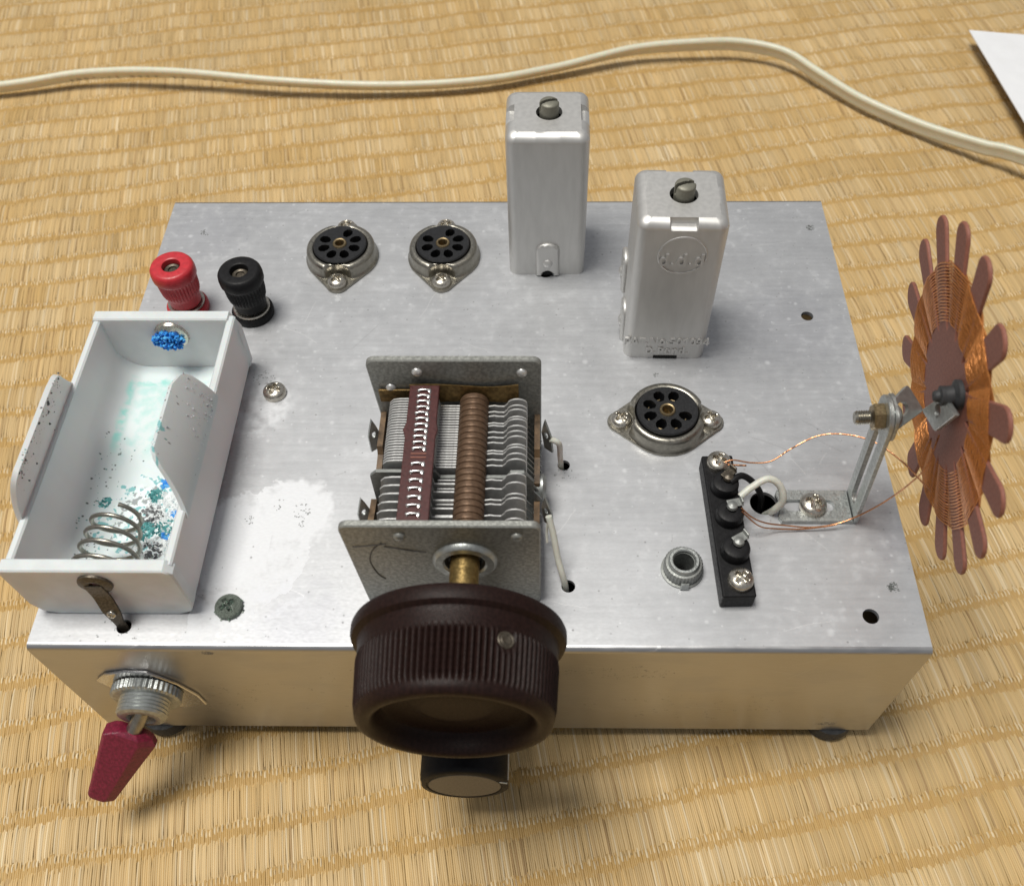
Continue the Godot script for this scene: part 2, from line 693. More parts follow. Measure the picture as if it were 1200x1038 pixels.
	m.metallic_texture_channel = BaseMaterial3D.TEXTURE_CHANNEL_BLUE
	return m


# front and back: dull, handled sheet, 200 x 50 mm
func panel_material() -> StandardMaterial3D:
	var w := 1000
	var h := 250
	var color := Image.create(w, h, false, Image.FORMAT_RGB8)
	var orm := Image.create(w, h, false, Image.FORMAT_RGB8)
	var cloudy := noise(0.03, 4)
	var grain := noise(0.6, 2)
	var smear := noise(0.07, 3)
	for j in h:
		for i in w:
			var p := Vector2(i * 0.2, j * 0.2)
			var c := cloudy.get_noise_2d(p.x, p.y)
			var g := grain.get_noise_2d(p.x * 0.25, p.y * 2.4)
			var q := smoothstep(0.12, 0.5, smear.get_noise_2d(p.x * 0.6, p.y * 1.3) + c * 0.3)
			var a := (0.46 + c * 0.03 + g * 0.03) * (1.0 - 0.02 * q)
			color.set_pixel(i, j, Color(a * 0.985, a * 0.99, a * 1.01).linear_to_srgb())
			orm.set_pixel(i, j, Color(1, clampf(0.33 + c * 0.04 + g * 0.05 + q * 0.04, 0.1, 1), clampf(0.95 - q * 0.03, 0, 1)))
	for c in [[133.0, 12.0, 14.0, 4.0, 60], [188.0, 45.0, 2.6, 1.0, 60], [30.0, 30.0, 14.0, 9.0, 60], [40.0, 2.2, 1.0, 0.8, 40], [70.0, 26.0, 30.0, 16.0, 60], [150.0, 34.0, 26.0, 10.0, 50]]:
		for k in int(c[4]):
			var d := Vector2.from_angle(rng.randf() * TAU) * sqrt(rng.randf())
			var x := clampi(int((c[0] + d.x * c[2]) * 5.0), 2, w - 3)
			var y := clampi(int((c[1] + d.y * c[3]) * 5.0), 2, h - 3)
			for e in rng.randi_range(1, 5):
				var px := x + rng.randi_range(-2, 2)
				var py := y + rng.randi_range(-1, 1)
				color.set_pixel(px, py, color.get_pixel(px, py).lerp(Color(0.33, 0.33, 0.32), 0.4))
				orm.set_pixel(px, py, orm.get_pixel(px, py).lerp(Color(1, 0.8, 0.4), 0.6))
	for k in 60:
		var p := Vector2(rng.randf() * w, rng.randf() * h)
		var a := rng.randfn(0.0, 0.5)
		for q in rng.randi_range(6, 60):
			p += Vector2.from_angle(a)
			a += rng.randfn(0.0, 0.03)
			var px := int(p.x)
			var py := int(p.y)
			if px >= 0 and py >= 0 and px < w and py < h:
				color.set_pixel(px, py, color.get_pixel(px, py).lerp(Color(0.92, 0.92, 0.92), 0.25))
				orm.set_pixel(px, py, orm.get_pixel(px, py).lerp(Color(1, 0.6, 0.9), 0.4))
	var m := StandardMaterial3D.new()
	m.resource_name = "panel"
	m.albedo_texture = ImageTexture.create_from_image(color)
	m.roughness = 1.0
	m.metallic = 1.0
	m.roughness_texture = ImageTexture.create_from_image(orm)
	m.metallic_texture = m.roughness_texture
	m.roughness_texture_channel = BaseMaterial3D.TEXTURE_CHANNEL_GREEN
	m.metallic_texture_channel = BaseMaterial3D.TEXTURE_CHANNEL_BLUE
	return m


# the white tray with its turquoise, grey and black stains, seen from above: 40 x 76 mm from (-101, -9)
func tray_material() -> StandardMaterial3D:
	var w := 320
	var h := 608
	var im := Image.create(w, h, false, Image.FORMAT_RGB8)
	var soft := noise(0.06, 3)
	var rag := noise(0.22, 4)
	var fine := noise(0.5, 3)
	for j in h:
		for i in w:
			var p := Vector2(-101.0 + 40.0 * i / w, -9.0 + 76.0 * j / h)
			var s := soft.get_noise_2d(p.x, p.y)
			var r := rag.get_noise_2d(p.x, p.y)
			var f := fine.get_noise_2d(p.x, p.y)
			var c := Color(0.61, 0.63, 0.635) * (1.0 + s * 0.05)
			# the floor is whitest where the cell leaked
			var floor_ := smoothstep(-95.0, -89.0, p.x) * (1.0 - smoothstep(-72.0, -68.0, p.x))
			c = c.lerp(Color(0.74, 0.785, 0.79), floor_ * 0.7)
			var turq := floor_ * smoothstep(-1.0, 1.0, p.y) * (1.0 - smoothstep(20.0, 30.0, p.y)) * clampf(0.25 + r * 1.2 + s * 0.8, 0, 1)
			var edge := maxf(1.0 - smoothstep(0.2, 1.6, absf(p.x + 93.6 - p.y * 0.03 + r)), 1.0 - smoothstep(0.2, 1.8, absf(p.y - 0.8 + r * 2.0)))
			edge *= smoothstep(-95.0, -93.5, p.x) * (1.0 - smoothstep(-83.0, -81.0, p.x)) * smoothstep(-2.0, 0.0, p.y) * (1.0 - smoothstep(18.0, 26.0, p.y))
			turq = maxf(turq * 0.55, edge * clampf(0.75 + r * 1.6, 0, 1))
			c = c.lerp(Color(0.26, 0.64, 0.58), clampf(turq, 0, 1) * 0.8)
			# the heavy patch by the spring
			var d := p.distance_to(Vector2(-79.5, 42.0)) / 11.0
			var heavy := 1.0 - smoothstep(0.45, 1.15, d + r * 0.55)
			c = c.lerp(Color(0.88, 0.91, 0.92), heavy * 0.7)
			if heavy > 0.15:
				if r + f * 0.6 > 0.22:
					c = c.lerp(Color(0.20, 0.22, 0.23), smoothstep(0.22, 0.45, r + f * 0.6) * 0.8)
				elif r - f * 0.7 < -0.18:
					c = c.lerp(Color(0.12, 0.42, 0.44), smoothstep(0.18, 0.42, f * 0.7 - r) * 0.85)
			im.set_pixel(i, j, c.clamp().linear_to_srgb())
	for k in 210:
		var p := Vector2(rng.randf_range(-94, -70), rng.randf_range(18, 62))
		if k > 150:
			p = Vector2(rng.randf_range(-95.5, -91), rng.randf_range(18, 54))
		elif k > 110:
			p = Vector2(rng.randf_range(-72, -66), rng.randf_range(18, 48))
		var x := int((p.x + 101.0) / 40.0 * w)
		var y := int((p.y + 9.0) / 76.0 * h)
		var ink := Color(0.08, 0.10, 0.10) if rng.randf() < 0.75 else Color(0.1, 0.38, 0.36)
		var r := rng.randf_range(0.7, 2.4)
		for dy in range(-3, 4):
			for dx in range(-3, 4):
				var q := (1.0 - smoothstep(r * 0.4, r, Vector2(dx, dy).length() * rng.randf_range(0.8, 1.3))) * 0.7
				var px := clampi(x + dx, 0, w - 1)
				var py := clampi(y + dy, 0, h - 1)
				im.set_pixel(px, py, im.get_pixel(px, py).lerp(ink, q))
	var m := StandardMaterial3D.new()
	m.resource_name = "tray"
	m.albedo_texture = ImageTexture.create_from_image(im)
	m.roughness = 0.42
	m.subsurf_scatter_enabled = true
	m.subsurf_scatter_strength = 0.14
	return m


# ---------------------------------------------------------------- the scene
func _ready() -> void:
	rng.seed = 4711
	# camera: solved from the chassis corners (200 x 150 x 50 mm)
	var cam := Camera3D.new()
	cam.name = "camera"
	cam.projection = Camera3D.PROJECTION_FRUSTUM
	cam.near = 0.05
	cam.far = 20.0
	cam.size = 2.0 * cam.near * 519.0 / 1092.54
	cam.frustum_offset = Vector2(-19.09, 43.22) / 1092.54 * cam.near
	cam.position = Vector3(14.64, 245.5, 158.54) * MM
	cam.rotation = Vector3(-0.976, 0.0282, -0.021)
	var lens := CameraAttributesPhysical.new()
	lens.frustum_near = 0.05
	lens.frustum_far = 20.0
	lens.frustum_focal_length = 10.0
	lens.exposure_aperture = 7.5
	lens.frustum_focus_distance = 0.235
	cam.attributes = lens
	add_child(cam)
	# the room: even grey light from all round and one ceiling lamp overhead
	var env := Environment.new()
	env.background_mode = Environment.BG_COLOR
	env.background_color = lin(0.27, 0.272, 0.28)
	env.tonemap_mode = Environment.TONE_MAPPER_LINEAR
	env.tonemap_exposure = 1.0
	env.sdfgi_enabled = true
	env.ssao_enabled = true
	env.ssil_enabled = true
	var we := WorldEnvironment.new()
	we.name = "room_light"
	we.environment = env
	add_child(we)
	var lamp := AreaLight3D.new()
	lamp.name = "ceiling_lamp"
	lamp.area_size = Vector2(0.55, 0.55)
	lamp.light_energy = 2.75
	lamp.light_color = Color(1.0, 0.985, 0.955)
	lamp.area_range = 6.0
	lamp.shadow_enabled = true
	lamp.position = Vector3(-0.36, 1.55, 0.0)
	lamp.rotation = Vector3(-PI / 2, 0, 0)
	add_child(lamp)

	materials()
	tatami()
	radio()
	power_cord()
	paper()


# ---------------------------------------------------------------- tatami
func stalk(length: float, width: float, rise: float, dip: float, n: int) -> ArrayMesh:
	var s := Shape.new()
	var g := []
	for i in n + 1:
		var u := float(i) / n
		var y := lerpf(-dip, rise, pow(sin(PI * u), 0.3) if length > 5.0 else sin(PI * u))
		var w := width * (0.82 + 0.18 * sin(PI * u))
		var ring := PackedVector3Array()
		for j in 6:
			var a := PI * j / 5.0
			ring.append(Vector3(cos(a) * w * 0.5, y + sin(a) * w * 0.42, (u - 0.5) * length))
		g.append(ring)
	s.rows(g, false)
	# face up
	var f := (s.v[1] - s.v[0]).cross(s.v[2] - s.v[0])
	if f.dot(Vector3(s.v[0].x, 0.3, 0)) < 0.0:
		s.swap(0, s.v.size())
	return s.mesh(60.0)


func many(called: String, mesh: Mesh, where: Array, tints: PackedColorArray, parent: Node) -> void:
	var mm := MultiMesh.new()
	mm.transform_format = MultiMesh.TRANSFORM_3D
	mm.use_colors = true
	mm.instance_count = where.size()
	mm.mesh = mesh
	for i in where.size():
		mm.set_instance_transform(i, where[i])
		mm.set_instance_color(i, tints[i])
	var o := MultiMeshInstance3D.new()
	o.name = called
	o.multimesh = mm
	o.material_override = M.rush
	o.set_meta("kind", "stuff")
	parent.add_child(o)


func tatami() -> void:
	var s := Shape.new()
	s.box(P(0, -5.75, 0), Vector3(3000, 10, 3000))
	var floor_ := put("tatami_floor", s, M.mat_base, self)
	floor_.set_meta("kind", "structure")
	floor_.set_meta("label", "worn golden tatami mat woven of rush under the radio")
	floor_.set_meta("category", "tatami floor")
	var turn := Basis(Vector3.UP, 0.185)
	var pitch := 12.6
	var step := 0.52
	var wob := noise(0.012, 3)
	var patch := noise(0.045, 3)
	var tone := noise(0.02, 3)
	var longs := []
	var long_tint := PackedColorArray()
	var lows := []
	var low_tint := PackedColorArray()
	var shorts := []
	var short_tint := PackedColorArray()
	var tan_ := Color(0.56, 0.41, 0.21)
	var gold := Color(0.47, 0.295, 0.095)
	var pale := Color(0.70, 0.60, 0.42)
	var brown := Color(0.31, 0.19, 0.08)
	for i in range(-34, 18):
		var group := 0
		var left := 0
		for j in range(-640, 640):
			var u := j * step
			if left <= 0:
				left = rng.randi_range(3, 26)
				group = rng.randi()
			left -= 1
			var v := i * pitch + wob.get_noise_2d(u, i * 9.0) * 2.8
			var c := turn * Vector3(u, 0, v)
			if c.x < -310 or c.x > 310 or c.z < -390 or c.z > 160:
				continue
			var k := float(group % 1000) / 1000.0
			var q := patch.get_noise_2d(u * 0.4, v * 1.6)
			var t := tan_.lerp(gold, clampf(0.28 + q * 0.5 + (k - 0.5) * 0.18, 0, 1))
			if k > 0.8:
				t = t.lerp(pale, 0.1)
			var one := rng.randf()
			if one < 0.045:
				t = t.lerp(brown, rng.randf_range(0.3, 0.75))
			elif one > 0.88:
				t = t.lerp(pale, rng.randf_range(0.2, 0.6))
			t = t * (1.0 + tone.get_noise_2d(u, v) * 0.12) * rng.randf_range(0.88, 1.1)
			var b := turn * Basis(Vector3.UP, rng.randfn(0.0, 0.012)) * Basis(Vector3.RIGHT, rng.randfn(0.0, 0.005))
			var h := rng.randfn(-0.62, 0.04)
			# the long float over the rib
			longs.append(Transform3D(b.scaled_local(Vector3(rng.randf_range(0.85, 1.2), 1, 1)), (turn * Vector3(u + rng.randfn(0, 0.05), h, v + 4.2 + rng.randfn(0.0, 0.4))) * MM))
			long_tint.append(t)
			# where it dives into the valley: less bleached, with its shade in the tint
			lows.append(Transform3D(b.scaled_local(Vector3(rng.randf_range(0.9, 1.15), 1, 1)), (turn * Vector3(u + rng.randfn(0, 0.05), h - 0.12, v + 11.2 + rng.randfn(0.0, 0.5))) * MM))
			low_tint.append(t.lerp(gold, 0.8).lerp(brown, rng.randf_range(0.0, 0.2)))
			# the stitch: every other stalk comes up for a short stroke
			if (j + i) % 2 == 0 and rng.randf() < 0.95:
				var e := t.lerp(pale, rng.randf_range(0.0, 0.6)) * rng.randf_range(0.92, 1.12)
				shorts.append(Transform3D(b.scaled_local(Vector3(rng.randf_range(0.8, 1.2), 1, rng.randf_range(0.8, 1.25))), (turn * Vector3(u + rng.randfn(0, 0.08), h - 0.05, v + 9.9 + rng.randfn(0.0, 0.3))) * MM))
				short_tint.append(e)
	many("rush_stalks", stalk(10.1, 0.60, 0.15, 0.26, 7), longs, long_tint, floor_)
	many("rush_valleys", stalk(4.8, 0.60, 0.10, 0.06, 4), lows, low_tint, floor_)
	many("rush_stitches", stalk(2.7, 0.52, 0.24, 0.25, 5), shorts, short_tint, floor_)


# ---------------------------------------------------------------- the radio
var set_: Node3D


func radio() -> void:
	set_ = Node3D.new()
	set_.name = "homemade_radio"
	add_child(set_)
	tag(set_, "aluminium chassis of a homemade radio with battery tray, tuning capacitor, cans and spiderweb coil", "radio")
	chassis()
	tube_socket(Vector3(-44.6, TOP, -49.3), PI / 2, "left of the two black tube sockets at the back edge")
	tube_socket(Vector3(-14.6, TOP, -49.5), PI / 2, "right of the two black tube sockets at the back edge")
	tube_socket(Vector3(46.0, TOP, 12.0), 0.0, "black tube socket in front of the embossed can")
	coil_can(Vector3(15.6, TOP, -52.5), 0.0, false, "tall aluminium coil can at the back with a front lug")
	coil_can(Vector3(47.3, TOP, -20.5), -0.02, true, "aluminium coil can with embossed emblem")
	binding_post(Vector3(-85.8, TOP, -28.8), M.red_plastic, "red binding post behind the battery tray")
	binding_post(Vector3(-67.0, TOP, -26.8), M.black_plastic, "black binding post beside the red one")
	battery_tray()
	capacitor()
	tuning_knob()
	lower_knob()
	toggle()
	terminal_strip()
	phone_jack()
	coil()
	wires()
	loose_screws()


func chassis() -> void:
	var holes := [
		circle(Vector2(88.2, 25.6), 1.7), circle(Vector2(88.0, -66.3), 1.85), circle(Vector2(-79.3, -69.7), 1.7),
		circle(Vector2(19.8, -25.3), 1.55), circle(Vector2(20.5, -59.1), 1.6), circle(Vector2(68.0, -36.4), 3.3), circle(Vector2(46.8, -54.8), 3.2),
		circle(Vector2(46.0, -12.0), 7.9), circle(Vector2(-44.6, 49.3), 7.9), circle(Vector2(-14.6, 49.5), 7.9), circle(Vector2(15.2, 43.0), 2.1),
	]
	# the flat of the top, its local y pointing away from the viewer
	var s := Shape.new()
	var flat := Transform3D(Basis(Vector3(1, 0, 0), Vector3(0, 0, -1), Vector3(0, 1, 0)), Vector3(0, TOP - 1.1, 0))
	s.prism(flat, PackedVector2Array([Vector2(-100, -73.6), Vector2(100, -73.6), Vector2(100, 73.6), Vector2(-100, 73.6)]), 1.1, holes)
	s.planar_uv(-100, -75, 200, 150)
	var top := put("chassis_top", s, chassis_top_material(), set_, "flat aluminium chassis top with white oxide bloom", 30.0)
	# bends, front, back and sides
	var panel := panel_material()
	for f in [1.0, -1.0]:
		s = Shape.new()
		var a := []
		for x in [-100.0, -60.0, -20.0, 20.0, 60.0, 100.0]:
			var ring := PackedVector3Array()
			var dent := 0.0
			for k in 7:
				var t := PI / 2 * k / 6
				ring.append(Vector3(x, TOP - 1.4 + 1.4 * cos(t), f * (73.6 + 1.4 * sin(t))))
			ring.append(Vector3(x, 5.4, f * (75.0 + dent)))
			ring.append(Vector3(x, 5.0, f * 74.8))
			ring.append(Vector3(x, 5.0, f * 74.0))
			for k in 5:
				var t := PI / 2 * (4 - k) / 4
				ring.append(Vector3(x, TOP - 1.4 + 0.3 * cos(t), f * (73.6 + 0.3 * sin(t))))
			a.append(ring)
		s.loft(a)
		s.uv.resize(s.v.size())
		for i in s.v.size():
			s.uv[i] = Vector2((s.v[i].x + 100.0) / 200.0, (TOP - s.v[i].y) / 50.0)
		put("front_panel" if f > 0 else "back_panel", s, panel, set_)
		s = Shape.new()
		s.box(P(f * 99.35, 29.45, 0), Vector3(1.0, 48.7, 147.0))
		put("side_panel", s, M.aluminium, set_)
	s = Shape.new()
	s.box(P(0, 27.0, 0), Vector3(190, 2.0, 140))
	put("added_dark_board", s, M.dark_hole, set_)  # added dark board, unseen, so the holes in the top look black
	for x in [91.0, -87.0]:
		for z in [70.0, -66.0]:
			s = Shape.new()
			s.lathe(P(x, 0, z), [Vector2(0, 0), Vector2(5.6, 0), Vector2(6.3, 0.5), Vector2(6.6, 2.4), Vector2(6.2, 5.0), Vector2(0, 5.0)], 40)
			put("rubber_foot", s, M.rubber, set_)
	top.set_meta("label", "flat aluminium chassis top with white oxide bloom")


func screw(at: Vector3, r: float, h: float, parent: Node, turn := 0.5, up := Vector3.UP, m: Material = null, called := "screw") -> MeshInstance3D:
	var s := Shape.new()
	s.head(along(at, up), r, h, turn)
	return put(called, s, m if m else M.steel, parent, "", 28.0)


func loose_screws() -> void:
	var o := screw(Vector3(-56.2, TOP, 2.4), 3.0, 2.5, set_, 0.2, Vector3.UP, null, "mounting_screw")
	o.set_meta("label", "bright cross-head screw beside the battery tray")
	o = screw(Vector3(-56.4, TOP, 65.0), 3.1, 2.2, set_, 0.9, Vector3.UP, M.corroded, "mounting_screw")
	o.set_meta("label", "green corroded screw head beside the battery tray")
	var s := Shape.new()
	s.painted = true
	for k in 90:
		var a := rng.randf() * TAU
		var d := rng.randf_range(0.6, 3.5)
		var q := rng.randf()
		s.paint = Color(0.05, 0.075, 0.06) if q < 0.35 else Color(0.14, 0.21, 0.16) if q < 0.75 else Color(0.42, 0.47, 0.42)
		lump(s, Vector3(-56.4 + cos(a) * d, TOP + (2.0 * sqrt(maxf(0.0, 1.0 - d * d / 10.5)) if d < 3.2 else 0.1), 65.0 + sin(a) * d), rng.randf_range(0.14, 0.42))
	put("corrosion", s, M.crust, o, "", 10.0)


func lump(s: Shape, at: Vector3, r: float) -> void:
	var p := PackedVector3Array()
	for d: Vector3 in [Vector3(1, 0, 0), Vector3(0, 0, 1), Vector3(-1, 0, 0), Vector3(0, 0, -1), Vector3(0, 1, 0), Vector3(0, -1, 0)]:
		p.append(at + d * r * rng.randf_range(0.6, 1.25) + Vector3(rng.randfn(0, 0.2), rng.randfn(0, 0.1), rng.randfn(0, 0.2)) * r)
	var from := s.v.size()
	for k in 4:
		s.tri(p[k], p[4], p[(k + 1) % 4])
		s.tri(p[k], p[(k + 1) % 4], p[5])
	s.outward(from)


func tube_socket(at: Vector3, turn: float, label: String) -> void:
	var t := Transform3D(Basis(Vector3.UP, turn), at)
	var s := Shape.new()
	# oval flange lying on the chassis
	var lay := t * Transform3D(Basis(Vector3(1, 0, 0), Vector3(0, 0, -1), Vector3(0, 1, 0)), Vector3(0, 0.02, 0))
	var o := PackedVector2Array()
	for side in 2:
		var f := 1.0 if side == 0 else -1.0
		for k in 9:
			o.append(f * (Vector2(11.6, 0) + Vector2.from_angle(-PI * 0.36 + PI * 0.72 * k / 8) * 3.3))
		for k in 15:
			o.append(f * Vector2.from_angle(PI * 0.27 + PI * 0.46 * k / 14) * 10.6)
	s.prism(lay, o, 0.75, [circle(Vector2.ZERO, 7.6, 40)], 0.15)
	# raised shell, waisted beside the two screws
	var waist := func(a: float, r: float, y: float) -> float:
		var d := minf(absf(wrapf(a, -PI, PI)), absf(wrapf(a - PI, -PI, PI)))
		return r - (1.0 - smoothstep(0.16, 0.42, d)) * maxf(0.0, r - 8.25)
	s.lathe(t, [Vector2(7.6, 0.7), Vector2(10.6, 0.7), Vector2(10.2, 1.2), Vector2(10.0, 2.0), Vector2(9.95, 3.6), Vector2(9.7, 4.3), Vector2(9.1, 4.75), Vector2(8.5, 4.8), Vector2(8.05, 4.6), Vector2(7.95, 4.0), Vector2(7.9, 0.7)], 80, waist)
	var root := put("tube_socket", s, M.nickel, set_, label)
	# black insulator: a disc with seven keyhole openings round a brass rivet
	s = Shape.new()
	var holes := [circle(Vector2.ZERO, 1.55, 20)]
	for k in 7:
		var a := PI / 8 + PI / 4 * (k + 1)
		var d := Vector2.from_angle(a)
		var n := d.orthogonal()
		var h := PackedVector2Array()
		for p: Vector2 in [Vector2(3.1, -0.5), Vector2(4.0, -1.2), Vector2(5.0, -1.42), Vector2(6.1, -0.95), Vector2(6.45, 0.0), Vector2(6.1, 0.95), Vector2(5.0, 1.42), Vector2(4.0, 1.2), Vector2(3.1, 0.5)]:
			h.append(d * p.x + n * p.y)
		holes.append(h)
	s.prism(t * Transform3D(Basis(Vector3(1, 0, 0), Vector3(0, 0, -1), Vector3(0, 1, 0)), Vector3(0, 1.0, 0)), circle(Vector2.ZERO, 7.75, 48), 4.35, holes, 0.25)
	put("insulator", s, M.socket_black, root)
	s = Shape.new()
	s.lathe(t, [Vector2(0, 0.9), Vector2(7.4, 0.9), Vector2(7.4, 1.5), Vector2(0, 1.5)], 32)
	put("contact_bed", s, M.dark_hole, root)
	for k in 7:
		var a := PI / 8 + PI / 4 * (k + 1)
		s = Shape.new()
		s.box(t * Transform3D(Basis(Vector3.UP, a), Vector3(4.9 * cos(a), 2.6, -4.9 * sin(a))), Vector3(0.35, 2.2, 1.1), 0.1, 1)
		put("contact", s, M.old_brass, root)
	s = Shape.new()
	s.lathe(t, [Vector2(0, 2.4), Vector2(1.1, 2.4), Vector2(1.15, 5.2), Vector2(1.4, 5.75), Vector2(1.75, 5.85), Vector2(2.0, 5.6), Vector2(2.05, 5.2)], 28)
	put("rivet", s, M.old_brass, root)
	for f in [-1.0, 1.0]:
		screw(t * Vector3(11.4 * f, 0.75, 0), 2.75, 2.3, root, 0.3 + f)


func coil_can(at: Vector3, turn: float, second: bool, label: String) -> void:
	var t := Transform3D(Basis(Vector3.UP, turn), at)
	var s := Shape.new()
	var hx := 10.75
	var hz := 10.35
	var top := 46.0
	# rounded shell lofted ring by ring; the top dips at two notches
	var rings := []
	var levels := [[0.0, 0.0], [6.0, 0.0], [36.0, 0.0], [top - 2.2, 0.0], [top - 1.5, 0.18], [top - 0.8, 0.65], [top - 0.3, 1.3], [top, 2.2]]
	for l in levels:
		var o := can_outline(hx - l[1], hz - l[1], maxf(0.5, 2.4 - l[1] * 0.5))
		var ring := PackedVector3Array()
		for p in o:
			var y: float = l[0]
			# two opposite top edges are pressed in to a small notch
			var off := absf(p.x) if second else absf(p.y)
			var on_side := absf(p.y) > hz - 2.3 if second else absf(p.x) > hx - 2.3
			if on_side and off < 2.95 and y > top - 1.7:
				y = top - 1.7
				if second:
					p.y = signf(p.y) * minf(absf(p.y), hz - 0.75)
				else:
					p.x = signf(p.x) * minf(absf(p.x), hx - 0.75)
			ring.append(t * Vector3(p.x, y, p.y))
		rings.append(ring)
	s.rows(rings, true)
	var flat := t * Transform3D(Basis(Vector3(1, 0, 0), Vector3(0, 0, -1), Vector3(0, 1, 0)), Vector3(0, top - 1.9, 0))
	var lid := PackedVector2Array()
	for p in can_outline(hx - 2.2, hz - 2.2, 1.3):
		lid.append(p)
	s.outward(0)
	s.prism(flat, lid, 1.9, [circle(Vector2(0.4, 0.0), 3.4, 32)])
	# bead along the front edge where the sheet is drawn over
	var root := put("coil_can", s, M.can, set_, label, 50.0)
	# dark inside of the opening, and the slotted core
	s = Shape.new()
	s.lathe(t * P(0.4, 0, 0), [Vector2(0, 34), Vector2(3.9, 34), Vector2(3.9, 45.2), Vector2(3.4, 45.2)], 28)
	put("can_inside", s, M.dark_hole, root)
	s = Shape.new()
	var g := t * P(0.4, 44.0, 0.3)
	s.lathe(g, [Vector2(0, -6), Vector2(2.5, -6), Vector2(2.5, 0)], 28)
	s.head(g * Transform3D(Basis(), Vector3(0, 0, 0)), 2.5, 5.6, 1.25, true)
	put("core_screw", s, M.core_grey, root, "", 30.0)
	if not second:
		lug(t * Transform3D(Basis(), Vector3(0.2, 0, hz)), root)
	else:
		lug(t * Transform3D(Basis(Vector3.UP, -PI / 2), Vector3(-hx, 0, 1.0)), root)
		lug(t * Transform3D(Basis(Vector3.UP, -PI / 2), Vector3(-hx - 0.2, 9.5, -7.6)), root)
		s = Shape.new()
		s.box(t * P(0.3, 0.55, hz + 0.02), Vector3(6.4, 0.9, 0.5), 0.2, 1)
		put("slot", s, M.dark_hole, root)
		# emblem: an oval line round three letters, and two lines of pressed lettering below
		s = Shape.new()
		var ring := PackedVector3Array()
		for k in 49:
			var a := TAU * k / 48
			ring.append(t * Vector3(0.6 + cos(a) * 5.7, 36.4 + sin(a) * 5.6, hz + 0.02))
		s.tube(ring, 0.26, 6)
		put("emblem_ring", s, M.can, root, "", 60.0)
		words(t, "d.d.d", 0.6, 35.0, hz, 4.1, 0.5, root)
		words(t, "PAT.No.501094", 0.1, 6.6, hz, 1.8, 0.34, root)
		words(t, "D.Pend.", 0.5, 3.1, hz, 1.9, 0.34, root)


func can_outline(hx: float, hz: float, r: float) -> PackedVector2Array:
	var q := round_rect(-hx, -hz, hx, hz, r, 6)
	var p := PackedVector2Array()
	for i in q.size():
		p.append(q[i])
		var n := q[(i + 1) % q.size()]
		if q[i].distance_to(n) > 6.0:
			var d := (n - q[i]).normalized()
			var m := (n + q[i]) / 2.0
			for u in [-3.3, -2.9, -2.3, 0.0, 2.3, 2.9, 3.3]:
				p.append(m + d * float(u))
	return p


func words(t: Transform3D, say: String, x: float, y: float, z: float, size: float, deep: float, parent: Node) -> void:
	var f := SystemFont.new()
	f.font_names = PackedStringArray(["Droid Sans"])
	f.font_weight = 600
	var m := TextMesh.new()
	m.text = say
	m.font = f
	m.font_size = 32
	m.pixel_size = size / 32.0 * MM * 1.15
	m.depth = deep * 2.0 * MM
	var o := MeshInstance3D.new()
	o.name = numbered("embossed_lettering", parent)
	o.mesh = m
	o.material_override = M.can
	o.transform = Transform3D(t.basis, t * Vector3(x, y, z) * MM)
	parent.add_child(o, true)


func lug(t: Transform3D, parent: Node) -> void:
	# a pressed tab with a round top, a dimple and a half-round opening at its foot; local z points out
	var s := Shape.new()
	var o := PackedVector2Array([Vector2(-3.3, 0), Vector2(-1.7, 0)])
	for k in 9:
		o.append(Vector2(-1.7 * cos(PI * k / 8), 1.9 * sin(PI * k / 8)))
	o.append(Vector2(3.3, 0))
	for k in 11:
		o.append(Vector2(cos(PI * k / 10) * 3.3, 9.4 + sin(PI * k / 10) * 2.4))
	s.prism(t * P(0, 0, -0.6), o, 1.55, [], 0.5)
	var root := put("pressed_lug", s, M.can, parent, "", 55.0)
	s = Shape.new()
	s.lathe(t * Transform3D(Basis(Vector3.RIGHT, PI / 2), Vector3(0, 5.0, 0.75)), [Vector2(1.55, 0), Vector2(1.3, 0.45), Vector2(0.8, 0.8), Vector2(0, 0.95)], 20)
	put("dimple", s, M.can, parent, "", 60.0)
	s = Shape.new()
	s.box(t * P(0, 0.85, -0.15), Vector3(2.9, 1.7, 1.2), 0.2, 1)
	put("opening", s, M.dark_hole, parent)


